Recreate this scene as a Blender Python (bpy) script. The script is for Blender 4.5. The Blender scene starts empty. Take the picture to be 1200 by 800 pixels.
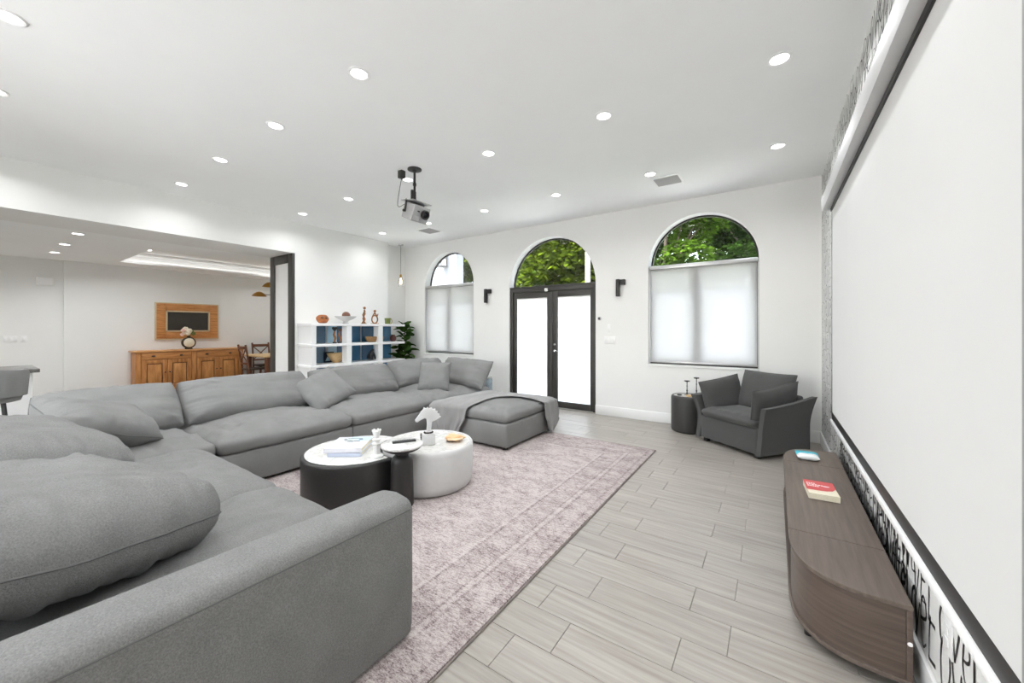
import bpy, bmesh, math, random
import numpy as np
from mathutils import Vector, Matrix, Euler, noise
random.seed(7)
S = bpy.context.scene
C = S.collection
PI = math.pi
R = math.radians

# ------------------------------------------------------------------ camera
F_PX, HORIZON = 450.0, 385.0
cam_d = bpy.data.cameras.new('camera')
cam = bpy.data.objects.new('camera', cam_d)
C.objects.link(cam)
cam.location = (0, 0, 1.35)
cam.rotation_euler = (R(90), 0, math.atan(307 / 450))
cam_d.sensor_width = 36
cam_d.lens = 36 * F_PX / 1200
cam_d.shift_y = -(400 - HORIZON) / 1200
cam_d.clip_start = 0.05
S.camera = cam

# ------------------------------------------------------------------ world, sun, exposure
W = bpy.data.worlds.new('world')
S.world = W
W.use_nodes = True
wn = W.node_tree.nodes
wl = W.node_tree.links
bg = wn['Background']
sky = wn.new('ShaderNodeTexSky')
sky.sky_type = 'NISHITA'
sky.sun_disc = False
sky.sun_elevation = R(52)
sky.sun_rotation = R(200)
sky.air_density = 1.0
sky.dust_density = 2.0
hs_ = wn.new('ShaderNodeHueSaturation')
hs_.inputs['Saturation'].default_value = .45
wl.new(sky.outputs[0], hs_.inputs['Color'])
wl.new(hs_.outputs[0], bg.inputs[0])
bg.inputs[1].default_value = 1.60
sun_d = bpy.data.lights.new('sun', 'SUN')
sun = bpy.data.objects.new('sun', sun_d)
C.objects.link(sun)
sun.rotation_euler = (R(40), 0, R(-22))     # from behind the house, over its roof
sun_d.energy = 21.0
sun_d.angle = R(1.0)
sun_d.color = (1, .96, .88)
LAMP_W = 5.2          # each recessed lamp of the living room
KITCHEN_W = 6.5
S.view_settings.view_transform = 'Standard'
S.view_settings.look = 'None'
S.view_settings.gamma = 1
S.view_settings.exposure = 0.34
S.view_settings.use_curve_mapping = False
S.cycles.use_denoising = True
S.cycles.max_bounces = 14
S.cycles.diffuse_bounces = 8
S.cycles.transparent_max_bounces = 16
S.cycles.sample_clamp_indirect = 8
S.cycles.caustics_reflective = False
S.cycles.caustics_refractive = False

# ------------------------------------------------------------------ measurements (metres)
XR, XL, YB, CZ = 0.463, -6.66, 5.775, 3.15
YREAR = -2.6
KX, KZ, KY = -10.91, 2.62, 5.4       # kitchen end wall, kitchen ceiling, kitchen side wall
OPEN_Y = 3.28


# ------------------------------------------------------------------ materials
def new_mat(name):
    m = bpy.data.materials.new(name)
    m.use_nodes = True
    return m, m.node_tree.nodes, m.node_tree.links, m.node_tree.nodes['Principled BSDF']


def srgb(r, g, b):
    def f(v):
        v /= 255
        return v / 12.92 if v <= .04045 else ((v + .055) / 1.055) ** 2.4
    return (f(r), f(g), f(b), 1)


def coords(n, l, scale=(1, 1, 1), rnd=0.0, kind='Object'):
    tc = n.new('ShaderNodeTexCoord')
    mp = n.new('ShaderNodeMapping')
    mp.inputs['Scale'].default_value = scale
    l.new(tc.outputs[kind], mp.inputs[0])
    if rnd:
        oi = n.new('ShaderNodeObjectInfo')
        mu = n.new('ShaderNodeMath'); mu.operation = 'MULTIPLY'; mu.inputs[1].default_value = rnd
        l.new(oi.outputs['Random'], mu.inputs[0])
        cx = n.new('ShaderNodeCombineXYZ')
        for i in range(3):
            l.new(mu.outputs[0], cx.inputs[i])
        l.new(cx.outputs[0], mp.inputs['Location'])
    return mp.outputs[0]


def noise_tex(n, l, vec, scale, detail=4, rough=.6):
    t = n.new('ShaderNodeTexNoise')
    t.inputs['Scale'].default_value = scale
    t.inputs['Detail'].default_value = detail
    t.inputs['Roughness'].default_value = rough
    l.new(vec, t.inputs['Vector'])
    return t.outputs['Fac']


def ramp(n, l, fac, stops):
    r = n.new('ShaderNodeValToRGB')
    e = r.color_ramp.elements
    e[0].position, e[0].color = stops[0]
    e[1].position, e[1].color = stops[-1]
    for p, c in stops[1:-1]:
        k = e.new(p); k.color = c
    l.new(fac, r.inputs[0])
    return r.outputs[0]


def bump(n, l, b, h, strength, dist=.01):
    k = n.new('ShaderNodeBump')
    k.inputs['Strength'].default_value = strength
    k.inputs['Distance'].default_value = dist
    l.new(h, k.inputs['Height'])
    l.new(k.outputs[0], b.inputs['Normal'])


def plain(name, col, rough=.5, metal=0, var=.06, scale=30, bmp=0.0, spec=.5, coat=0):
    m, n, l, b = new_mat(name)
    v = coords(n, l)
    f = noise_tex(n, l, v, scale)
    d = tuple(max(0, c * (1 - var)) for c in col[:3]) + (1,)
    u = tuple(min(1, c * (1 + var)) for c in col[:3]) + (1,)
    l.new(ramp(n, l, f, [(.3, d), (.7, u)]), b.inputs['Base Color'])
    b.inputs['Roughness'].default_value = rough
    b.inputs['Metallic'].default_value = metal
    b.inputs['Specular IOR Level'].default_value = spec
    b.inputs['Coat Weight'].default_value = coat
    if bmp:
        bump(n, l, b, f, bmp, .004)
    return m


def fabric(name, col, var=.22, scale=420, soft=.0, rough=.95, bmp=.35, blotch=.08, blotch_scale=5):
    m, n, l, b = new_mat(name)
    v = coords(n, l)
    f = noise_tex(n, l, v, scale, 3, .7)
    g = noise_tex(n, l, v, blotch_scale, 3, .5)
    a = n.new('ShaderNodeMath'); a.operation = 'MULTIPLY_ADD'
    a.inputs[1].default_value = blotch / max(var, .01)
    l.new(g, a.inputs[0]); l.new(f, a.inputs[2])
    mid = .5 + .5 * blotch / max(var, .01)
    d = tuple(c * (1 - var) for c in col[:3]) + (1,)
    u = tuple(min(1, c * (1 + var)) for c in col[:3]) + (1,)
    l.new(ramp(n, l, a.outputs[0], [(mid - .3, d), (mid + .3, u)]), b.inputs['Base Color'])
    b.inputs['Roughness'].default_value = rough
    b.inputs['Specular IOR Level'].default_value = .15
    b.inputs['Sheen Weight'].default_value = soft
    b.inputs['Sheen Roughness'].default_value = .5
    bump(n, l, b, f, bmp, .003)
    return m


def wood(name, dark, light, stretch=(1, 14, 14), scale=2.5, rough=.5, rnd=7.0, bmp=.06, contrast=(.3, .7), rndtone=0):
    m, n, l, b = new_mat(name)
    v = coords(n, l, stretch, rnd)
    f = noise_tex(n, l, v, scale, 7, .62)
    c = ramp(n, l, f, [(contrast[0], dark), (contrast[1], light)])
    if rndtone:
        oi = n.new('ShaderNodeObjectInfo')
        mr = n.new('ShaderNodeMapRange')
        mr.inputs['To Min'].default_value = 1 - rndtone
        mr.inputs['To Max'].default_value = 1 + rndtone
        l.new(oi.outputs['Random'], mr.inputs['Value'])
        hs = n.new('ShaderNodeHueSaturation')
        l.new(mr.outputs[0], hs.inputs['Value'])
        l.new(c, hs.inputs['Color'])
        c = hs.outputs[0]
    l.new(c, b.inputs['Base Color'])
    b.inputs['Roughness'].default_value = rough
    bump(n, l, b, f, bmp, .004)
    return m


def marble(name):
    m, n, l, b = new_mat(name)
    v = coords(n, l)
    f = noise_tex(n, l, v, 5, 8, .65)
    l.new(ramp(n, l, f, [(.3, srgb(222, 222, 220)), (.46, srgb(214, 213, 210)), (.5, srgb(196, 195, 192)), (.54, srgb(222, 222, 220)), (.75, srgb(228, 227, 225))]), b.inputs['Base Color'])
    b.inputs['Roughness'].default_value = .25
    return m


def emit(name, col, strength):
    m, n, l, b = new_mat(name)
    b.inputs['Base Color'].default_value = col
    b.inputs['Emission Color'].default_value = col
    b.inputs['Emission Strength'].default_value = strength
    return m


def glass_mat(name):
    m, n, l, b = new_mat(name)
    t = n.new('ShaderNodeBsdfTransparent')
    g = n.new('ShaderNodeBsdfGlossy'); g.inputs['Roughness'].default_value = .02
    f = n.new('ShaderNodeFresnel'); f.inputs['IOR'].default_value = 1.45
    x = n.new('ShaderNodeMixShader')
    mu = n.new('ShaderNodeMath'); mu.operation = 'MULTIPLY'; mu.inputs[1].default_value = .6
    l.new(f.outputs[0], mu.inputs[0])
    l.new(mu.outputs[0], x.inputs[0]); l.new(t.outputs[0], x.inputs[1]); l.new(g.outputs[0], x.inputs[2])
    l.new(x.outputs[0], n['Material Output'].inputs[0])
    return m


def translucent(name, col, diff=.4, clear=.0, weave=0):
    """diffusing sheet: part reflects, part lets light through"""
    m, n, l, b = new_mat(name)
    d = n.new('ShaderNodeBsdfDiffuse'); t = n.new('ShaderNodeBsdfTranslucent'); p = n.new('ShaderNodeBsdfTransparent')
    d.inputs[0].default_value = col; t.inputs[0].default_value = col
    x = n.new('ShaderNodeMixShader'); x.inputs[0].default_value = diff
    l.new(t.outputs[0], x.inputs[1]); l.new(d.outputs[0], x.inputs[2])
    y = n.new('ShaderNodeMixShader'); y.inputs[0].default_value = clear
    if weave:
        v = coords(n, l)
        f = noise_tex(n, l, v, weave, 2)
        l.new(ramp(n, l, f, [(.35, (clear * .7,) * 3 + (1,)), (.65, (clear * 1.3,) * 3 + (1,))]), y.inputs[0])
    l.new(x.outputs[0], y.inputs[1]); l.new(p.outputs[0], y.inputs[2])
    l.new(y.outputs[0], n['Material Output'].inputs[0])
    return m


def leaf_mat(name, dark, light, trans=.35):
    m, n, l, b = new_mat(name)
    v = coords(n, l)
    f = noise_tex(n, l, v, 3.0, 5, .7)
    c = ramp(n, l, f, [(.32, dark), (.68, light)])
    d = n.new('ShaderNodeBsdfDiffuse'); t = n.new('ShaderNodeBsdfTranslucent')
    l.new(c, d.inputs[0]); l.new(c, t.inputs[0])
    x = n.new('ShaderNodeMixShader'); x.inputs[0].default_value = trans
    l.new(d.outputs[0], x.inputs[1]); l.new(t.outputs[0], x.inputs[2])
    l.new(x.outputs[0], n['Material Output'].inputs[0])
    return m


def rug_mat():
    m, n, l, b = new_mat('rug_pile')
    v = coords(n, l)
    streak = noise_tex(n, l, coords(n, l, (8, 30, 1)), 3.2, 8, .76)
    fine = noise_tex(n, l, coords(n, l, (34, 70, 1)), 3.0, 4, .8)
    big = noise_tex(n, l, v, 1.6, 3, .5)
    vo = n.new('ShaderNodeTexVoronoi'); vo.feature = 'DISTANCE_TO_EDGE'
    vo.inputs['Scale'].default_value = 11
    l.new(v, vo.inputs['Vector'])

    def M(op, a, bb=None, c=None):
        k = n.new('ShaderNodeMath'); k.operation = op
        for i, q in enumerate((a, bb, c)):
            if q is None:
                continue
            if isinstance(q, (int, float)):
                k.inputs[i].default_value = q
            else:
                l.new(q, k.inputs[i])
        return k.outputs[0]
    sp = n.new('ShaderNodeSeparateXYZ'); l.new(v, sp.inputs[0])
    ex = M('SUBTRACT', 1.55, M('ABSOLUTE', sp.outputs[0]))
    ey = M('SUBTRACT', 2.0, M('ABSOLUTE', sp.outputs[1]))
    e = M('MINIMUM', ex, ey)

    def band(x0, x1):
        return M('MULTIPLY', M('GREATER_THAN', e, x0), M('LESS_THAN', e, x1))
    patch = noise_tex(n, l, coords(n, l, (2.4, 5.0, 1)), 2.2, 6, .65)
    # faded ornament: small cells outlined, more of it in the border
    mot = M('LESS_THAN', vo.outputs['Distance'], .03)
    tone = M('ADD', M('MULTIPLY', streak, 1.2), M('MULTIPLY', fine, 1.05))
    tone = M('ADD', tone, M('MULTIPLY', patch, .55))
    tone = M('ADD', tone, M('MULTIPLY', mot, .06))
    tone = M('ADD', tone, M('MULTIPLY', band(.0, .44), .03))
    lines = M('ADD', M('ADD', band(.05, .07), band(.20, .215)), M('ADD', band(.25, .262), band(.42, .435)))
    tone = M('ADD', tone, M('MULTIPLY', lines, .06))
    light = M('ADD', band(.22, .245), band(.44, .46))
    tone = M('SUBTRACT', tone, M('MULTIPLY', light, .05))
    l.new(ramp(n, l, M('MULTIPLY', tone, .5), [(.58, srgb(204, 197, 195)), (.67, srgb(194, 185, 183)), (.75, srgb(162, 149, 148)), (.84, srgb(106, 93, 94))]), b.inputs['Base Color'])
    r = b.inputs['Base Color'].links[0].from_node
    r.color_ramp.elements  # keep
    b.inputs['Roughness'].default_value = 1
    b.inputs['Specular IOR Level'].default_value = .05
    bump(n, l, b, fine, .3, .004)
    return m


M_WALL = plain('wall_paint', srgb(233, 233, 231), .75, var=.012, scale=2, spec=.25)
M_CEIL = plain('ceiling_paint', srgb(243, 244, 244), .9, var=.01, scale=2, spec=.15)
M_TRIM = plain('trim_paint', srgb(236, 236, 235), .45, var=.01, scale=3)
M_WHITE = plain('white_lacquer', srgb(238, 238, 238), .4, var=.01)
M_GROUT = plain('grout', srgb(150, 145, 138), .9, var=.05)
M_TILE = wood('wood_look_tile', srgb(139, 132, 124), srgb(173, 168, 161), (.8, 17, 1), 2.4, .38, 9, .03, (.28, .72), .035)
M_SOFA = fabric('grey_boucle', srgb(128, 128, 127), .34, 210, .0, bmp=.8, blotch=.10, blotch_scale=9)
M_SOFA2 = fabric('grey_linen', srgb(130, 130, 129), .22, 320, .0, bmp=.55, blotch=.08)
M_THROW = fabric('grey_plush', srgb(140, 139, 138), .14, 160, .15, bmp=.4)
M_SEAM = plain('grey_seam', srgb(104, 104, 103), .9)
M_VELVET = fabric('charcoal_velvet', srgb(93, 93, 92), .22, 260, .15, bmp=.35, blotch=1.1, blotch_scale=9)
M_BLACK = plain('black_paint', srgb(38, 37, 36), .45, var=.05)
M_FRAME = plain('dark_bronze_frame', srgb(58, 56, 53), .42, var=.04)
M_BLKTABLE = plain('black_stain', srgb(44, 43, 42), .42, var=.1, scale=80, bmp=.05)
M_PLASTER = plain('white_plaster', srgb(206, 206, 205), .7, var=.02, bmp=.1)
M_MARBLE = marble('white_marble')
M_CONSOLE = wood('greyed_oak', srgb(86, 75, 67), srgb(110, 98, 89), (22, 1.2, 22), 2.2, .45, 3)
M_CONSOLE_H = wood('greyed_oak_curve', srgb(78, 66, 59), srgb(103, 89, 80), (1.2, 1.2, 26), 2.2, .38, 3)
M_ORANGE = wood('honey_oak', srgb(150, 92, 44), srgb(208, 146, 84), (10, 10, 1.2), 2.6, .4, 5)
M_ORANGE_H = wood('honey_oak_rail', srgb(158, 98, 48), srgb(212, 150, 88), (10, 1.2, 10), 2.6, .4, 5)
M_BROWN = wood('brown_wood', srgb(86, 50, 32), srgb(124, 76, 50), (8, 8, 2), 2.6, .4, 5)
M_PALEWOOD = wood('pale_wood', srgb(196, 160, 110), srgb(224, 194, 148), (3, 3, 8), 3, .5, 5)
M_SCREEN = plain('screen_fabric', srgb(222, 222, 221), .85, var=.006, scale=3, spec=.1)
M_GLASS = glass_mat('clear_glass')
M_FROST = translucent('frosted_glass', srgb(250, 250, 250), .06)
M_SHADE = translucent('sheer_shade', srgb(216, 215, 214), .42, .17, 900)
M_CHROME = plain('chrome', srgb(205, 205, 205), .18, 1, .01)
M_SILVER = plain('silver_plastic', srgb(168, 168, 168), .35, .3, .03)
M_ALU = plain('aluminium', srgb(190, 190, 190), .35, .8, .02)
M_BRASS = plain('aged_brass', srgb(176, 132, 62), .32, 1, .05)
M_BRONZE = plain('bronze', srgb(150, 104, 70), .35, .7, .1)
M_VENT = plain('vent_grey', srgb(176, 176, 176), .5, 0, .03)
M_LENS = emit('lamp_lens', (1, .98, .95, 1), 7)
M_COVE = emit('cove_strip', (1, .98, .95, 1), 3)
M_INK = plain('wallpaper_ink', srgb(40, 39, 38), .4, .2, .2, scale=14)
M_PAPER = plain('wallpaper_ground', srgb(232, 232, 230), .55, 0, .01, scale=4)
M_RUG = rug_mat()
M_COUNTER = plain('grey_stone', srgb(104, 103, 101), .35, 0, .12, scale=18)
M_LEAF = leaf_mat('fig_leaf', srgb(30, 52, 22), srgb(74, 104, 50), .15)
M_RED = plain('red_cover', srgb(203, 72, 74), .4, 0, .02)
M_PAGES = plain('page_edges', srgb(226, 218, 196), .85, 0, .05, scale=120)


# ------------------------------------------------------------------ mesh helpers
class MB:
    def __init__(s):
        s.v, s.f = [], []

    def add(s, vs, fs):
        o = len(s.v)
        s.v += [tuple(p) for p in vs]
        s.f += [tuple(i + o for i in f) for f in fs]
        return s

    def box(s, x0, x1, y0, y1, z0, z1):
        v = [(x, y, z) for z in (z0, z1) for y in (y0, y1) for x in (x0, x1)]
        return s.add(v, [(0, 2, 3, 1), (4, 5, 7, 6), (0, 1, 5, 4), (2, 6, 7, 3), (0, 4, 6, 2), (1, 3, 7, 5)])

    def rbox(s, x0, x1, y0, y1, z0, z1, r=.01, seg=2, mat=None):
        b = bmesh.new()
        bmesh.ops.create_cube(b, size=1)
        for q in b.verts:
            q.co = ((x0 + x1) / 2 + q.co.x * (x1 - x0), (y0 + y1) / 2 + q.co.y * (y1 - y0), (z0 + z1) / 2 + q.co.z * (z1 - z0))
        r = min(r, .49 * min(x1 - x0, y1 - y0, z1 - z0))
        bmesh.ops.bevel(b, geom=b.edges[:], offset=r, segments=seg, profile=.5, affect='EDGES')
        return s.bm(b, mat)

    def bm(s, b, mat=None):
        b.verts.index_update()
        v = [tuple(mat @ q.co) if mat else tuple(q.co) for q in b.verts]
        s.add(v, [[q.index for q in f.verts] for f in b.faces])
        b.free()
        return s

    def tube(s, path, rad, n=8, caps=True):
        P = [Vector(p) for p in path]
        rads = rad if isinstance(rad, (list, tuple)) else [rad] * len(P)
        up = Vector((0, 0, 1))
        rings = []
        prev = None
        for i, p in enumerate(P):
            t = (P[min(i + 1, len(P) - 1)] - P[max(i - 1, 0)]).normalized()
            if prev is None:
                a = t.cross(up)
                if a.length < .05:
                    a = t.cross(Vector((1, 0, 0)))
            else:
                a = prev - t * prev.dot(t)
            a.normalize()
            prev = a
            b = t.cross(a)
            rings.append([p + (a * math.cos(2 * PI * k / n) + b * math.sin(2 * PI * k / n)) * rads[i] for k in range(n)])
        v = [q for r in rings for q in r]
        f = [(i * n + k, i * n + (k + 1) % n, (i + 1) * n + (k + 1) % n, (i + 1) * n + k) for i in range(len(P) - 1) for k in range(n)]
        if caps:
            f += [tuple(range(n))[::-1], tuple((len(P) - 1) * n + k for k in range(n))]
        return s.add(v, f)

    def lathe(s, prof, n=32, c=(0, 0), sx=1, sy=1):
        v = []
        for r, z in prof:
            for k in range(n):
                a = 2 * PI * k / n
                v.append((c[0] + sx * r * math.cos(a), c[1] + sy * r * math.sin(a), z))
        m = len(prof)
        f = [(i * n + k, i * n + (k + 1) % n, (i + 1) * n + (k + 1) % n, (i + 1) * n + k) for i in range(m - 1) for k in range(n)]
        f += [tuple(range(n))[::-1], tuple((m - 1) * n + k for k in range(n))]
        return s.add(v, f)

    def prism(s, poly, z0, z1, r=0, seg=2, tf=None):
        """polygon in xy raised from z0 to z1"""
        b = bmesh.new()
        lo = [b.verts.new((x, y, z0)) for x, y in poly]
        f = b.faces.new(lo)
        ex = bmesh.ops.extrude_face_region(b, geom=[f])
        up = [q for q in ex['geom'] if isinstance(q, bmesh.types.BMVert)]
        for q in up:
            q.co.z = z1
        bmesh.ops.recalc_face_normals(b, faces=b.faces[:])
        if r:
            es = [e for e in b.edges if abs(e.verts[0].co.z - e.verts[1].co.z) < 1e-6]
            bmesh.ops.bevel(b, geom=es, offset=r, segments=seg, profile=.5, affect='EDGES')
        return s.bm(b, tf)

    def grid(s, fn, nu, nv, wrap_u=False):
        v = [fn(i / (nu if wrap_u else nu - 1), j / (nv - 1)) for j in range(nv) for i in range(nu)]
        f = []
        for j in range(nv - 1):
            for i in range(nu if wrap_u else nu - 1):
                k = (i + 1) % nu
                f.append((j * nu + i, j * nu + k, (j + 1) * nu + k, (j + 1) * nu + i))
        return s.add(v, f)

    def ball(s, c, r, sx=1, sy=1, sz=1, n=14, m=9):
        prof = [(max(1e-4, math.sin(PI * i / m)) * r, -math.cos(PI * i / m) * r * sz + c[2]) for i in range(m + 1)]
        return s.lathe(prof, n, (c[0], c[1]), sx, sy)

    def move(s, mat):
        s.v = [tuple(mat @ Vector(p)) for p in s.v]
        return s


def wloc(o):
    p = Vector((0, 0, 0))
    while o is not None:
        p += o.location
        o = o.parent
    return p


def obj(name, mb, mat, parent=None, world=True, smooth=True, angle=40, at=None):
    """mesh object; world=True: vertices are in world space and are moved into the parent's (or at's) space"""
    off = Vector(at) if at else (wloc(parent) if (parent is not None and world) else Vector((0, 0, 0)))
    me = bpy.data.meshes.new(name)
    v = mb.v
    if off.length > 0:
        v = [(p[0] - off.x, p[1] - off.y, p[2] - off.z) for p in v]
    me.from_pydata(v, [], mb.f)
    me.update()
    b = bmesh.new(); b.from_mesh(me)
    bmesh.ops.recalc_face_normals(b, faces=b.faces[:])
    b.to_mesh(me); b.free()
    if smooth:
        me.shade_smooth()
        me.set_sharp_from_angle(angle=R(angle))
    me.materials.append(mat)
    o = bpy.data.objects.new(name, me)
    C.objects.link(o)
    if parent is not None:
        o.parent = parent
    elif at:
        o.location = at
    return o


def empty(name, loc, rz=0):
    o = bpy.data.objects.new(name, None)
    C.objects.link(o)
    o.location = loc
    o.rotation_euler.z = rz
    o.empty_display_size = .1
    return o


def tag(o, label, cat, group=None):
    o['label'] = label
    o['category'] = cat
    if group:
        o['group'] = group
    return o


def thing(name, loc, label, cat, group=None, rz=0):
    return tag(empty(name, loc, rz), label, cat, group)


def struct(o):
    o['kind'] = 'structure'
    return o


def sobj(name, mb, mat, **k):
    return struct(obj(name, mb, mat, **k))


def copy_tree(o, parent=None):
    c = o.copy()
    C.objects.link(c)
    c.parent = parent
    for ch in list(o.children):
        copy_tree(ch, c)
    return c


# ------------------------------------------------------------------ the room shell
T = .20                                   # thickness of the window wall
OPENINGS = [(-6.21, -4.85, .83, 2.25), (-4.0, -2.335, .0, 2.085), (-1.52, -.157, .83, 2.25)]


def arch_pts(x0, x1, zs, n=28):
    r = (x1 - x0) / 2
    c = (x0 + x1) / 2
    return [(c - r * math.cos(PI * i / n), zs + r * math.sin(PI * i / n)) for i in range(n + 1)]


def back_wall():
    mb = MB()
    X0, X1 = -7.1, XR + .2

    def quad(x0, x1, za0, za1, zb0, zb1):      # a: left edge z range, b: right edge
        if x1 - x0 < 1e-6:
            return
        for y in (YB, YB + T):
            mb.add([(x0, y, za0), (x1, y, zb0), (x1, y, zb1), (x0, y, za1)], [(0, 1, 2, 3)])
    top = CZ + .1
    xs = X0
    for (x0, x1, zb, zs) in OPENINGS:
        quad(xs, x0, 0, top, 0, top)
        if zb > 0:
            quad(x0, x1, 0, zb, 0, zb)
        pts = arch_pts(x0, x1, zs)
        for (a, za), (b, zb2) in zip(pts[:-1], pts[1:]):
            quad(a, b, za, top, zb2, top)
        loop = [(x0, zb)] + pts + [(x1, zb)]
        for (a, za), (b, zb2) in zip(loop[:-1], loop[1:]):
            mb.add([(a, YB, za), (b, YB, zb2), (b, YB + T, zb2), (a, YB + T, za)], [(0, 1, 2, 3)])
        if zb > 0:
            mb.add([(x0, YB, zb), (x1, YB, zb), (x1, YB + T, zb), (x0, YB + T, zb)], [(0, 1, 2, 3)])
        xs = x1
    quad(xs, X1, 0, top, 0, top)
    for y in (YB, YB + T):
        pass
    mb.add([(X0, YB, top), (X1, YB, top), (X1, YB + T, top), (X0, YB + T, top)], [(0, 1, 2, 3)])
    return mb


sobj('wall_back', back_wall(), M_WALL, angle=30)
wall_right = sobj('wall_right', MB().box(XR, XR + .2, YREAR - .2, YB, 0, CZ), M_PAPER, at=(XR, YREAR, 0))
# the left wall: a deep pier between the kitchen opening and the window wall, and a header over the opening
sobj('wall_left', MB().box(XL - .80, XL, OPEN_Y, 5.17, 0, CZ), M_WALL)
sobj('wall_alcove', MB().box(-7.1, -6.84, 5.17, YB, 0, CZ), M_WALL)
sobj('wall_header', MB().box(XL - .80, XL, YREAR, OPEN_Y, KZ, CZ), M_WALL)
sobj('wall_rear', MB().box(KX, -4.5, YREAR - .2, YREAR, 0, CZ).box(-1.8, XR + .2, YREAR - .2, YREAR, 0, CZ).box(-4.5, -1.8, YREAR - .2, YREAR, 2.75, CZ), M_WALL)
rw = struct(empty('window_rear_added', (-3.15, YREAR - .1, 0)))  # added glazed opening, out of view, to bring fill daylight into the room
rf_ = MB().box(-4.5, -4.44, YREAR - .14, YREAR - .06, 0, 2.75).box(-1.86, -1.8, YREAR - .14, YREAR - .06, 0, 2.75)
rf_.box(-4.44, -1.86, YREAR - .14, YREAR - .06, 2.68, 2.75).box(-4.44, -1.86, YREAR - .14, YREAR - .06, 0, .05)
obj('added_sliding_frame', rf_, M_FRAME, rw)
obj('added_sliding_pane', MB().box(-4.439, -1.861, YREAR - .105, YREAR - .097, .051, 2.679), M_GLASS, rw)
sobj('ground_added_terrace', MB().box(-14, 8, -20, YREAR - .2, -.25, -.01), plain('added_terrace_stone', srgb(214, 214, 214), .9, 0, .05, scale=4))  # added unseen terrace; its sunlit stone bounces light up to the ceiling
sobj('roof_added_overhang', MB().box(-11.5, 1.0, YREAR - 3.0, YREAR - .2, CZ + .02, CZ + .2), M_CEIL)  # added unseen overhang, keeps direct sun off the rear glazing
sobj('ceiling', MB().box(XL - .8, XR + .2, YREAR, YB + T, CZ, CZ + .2), M_CEIL)
# kitchen beyond the opening
sobj('wall_kitchen', MB().box(KX - .2, KX, 1.2, KY + .2, 0, KZ + .3).box(KX - .26, KX - .06, YREAR - .2, 1.2, 0, KZ + .3), M_WALL)
sobj('wall_dining', MB().box(KX, XL - .8, KY, KY + .2, 0, KZ + .3), M_WALL)
TX0, TX1, TY0, TY1, TZ = -10.34, -8.1, 1.82, 4.9, KZ + .22
kc = MB()
kc.box(KX - .26, TX0, YREAR, KY, KZ, KZ + .3).box(TX1, XL - .8, YREAR, KY, KZ, KZ + .3)
kc.box(TX0, TX1, YREAR, TY0, KZ, KZ + .3).box(TX0, TX1, TY1, KY, KZ, KZ + .3).box(TX0, TX1, TY0, TY1, TZ, TZ + .1)
kceil = sobj('ceiling_kitchen', kc, M_CEIL)
# crown moulding around the top of the tray
lg = MB()
lg.box(TX0, TX0 + .07, TY0, TY1, TZ - .05, TZ - .0005).box(TX1 - .07, TX1, TY0, TY1, TZ - .05, TZ - .0005)
lg.box(TX0 + .07, TX1 - .07, TY0, TY0 + .07, TZ - .05, TZ - .0005).box(TX0 + .07, TX1 - .07, TY1 - .07, TY1, TZ - .05, TZ - .0005)
lg.box(TX0, TX0 + .07, TY0, TY1, KZ - .002, KZ + .008).box(TX0 + .06, TX0 + .07, TY0, TY1, KZ + .008, KZ + .04)
obj('tray_moulding', lg, M_TRIM, kceil)
obj('tray_light_strip', MB().box(TX0 + .012, TX0 + .04, TY0 + .03, TY1 - .03, KZ + .009, KZ + .016), M_COVE, kceil)

# floor: slab and wood-look tiles 0.61 x 0.197 m, every other row shifted
floor = sobj('floor', MB().box(KX - .26, XR + .2, YREAR - .2, YB + T, -.2, -.008), M_GROUT)
TW, TL, GAP = .197, .61, .0018
tile_mesh = {}


def tile_me(w, h):
    k = (round(w, 3), round(h, 3))
    if k not in tile_mesh:
        mb = MB().rbox(-w / 2, w / 2, -h / 2, h / 2, -.008, 0, .0012, 1)
        o = obj('floor_tile', mb, M_TILE, smooth=False)
        tile_mesh[k] = o.data
        bpy.data.objects.remove(o)
    return tile_mesh[k]


rest = MB()
row = 0
y = 1.41 - TW * 21
while y < YB:
    k = round((y - 1.41) / TW)
    sh = -.77 if k % 2 == 0 else -.335
    x = sh + TL * 3
    while x > KX - .2:
        x0, x1 = x - TL + GAP / 2, min(x - GAP / 2, XR)
        y0, y1 = max(y + GAP / 2, YREAR), min(y + TW - GAP / 2, YB - .001)
        x -= TL
        if x1 - x0 < .02 or y1 - y0 < .02:
            continue
        cx, cy = (x0 + x1) / 2, (y0 + y1) / 2
        vis = (cy > .75 and cx > -1.5) or (cy > 4.3 and cx > -4.4)
        if vis:
            o = bpy.data.objects.new('floor_tile', tile_me(x1 - x0, y1 - y0))
            C.objects.link(o)
            o.parent = floor
            o.location = (cx, cy, 0)
        else:
            rest.box(x0, x1, y0, y1, -.008, 0)
    y += TW
o = obj('floor_tiles_far', rest, M_TILE, floor, smooth=False)
o['kind'] = 'stuff'
# threshold under the doors
sobj('trim_threshold', MB().rbox(-4.0, -2.335, YB - .0, YB + T, -.008, .012, .004), M_TILE)


def baseboard(name, x0, x1, y0, y1):
    h = .145
    mb = MB().rbox(x0, x1, y0, y1, 0, h, .006)
    return sobj(name, mb, M_TRIM)


b = .016
baseboard('baseboard_back', -2.335 + .0, XR, YB - b, YB)
baseboard('baseboard_back', -4.85 - 2.0, -4.0, YB - b, YB)
baseboard('baseboard_right', XR - b, XR, YREAR, YB - b)
baseboard('baseboard_left', XL, XL + b, OPEN_Y, 5.17)
baseboard('baseboard_kitchen', KX, KX + b, 1.2, KY)
baseboard('baseboard_kitchen', KX - .06, KX - .06 + b, YREAR, 1.2)


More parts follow.
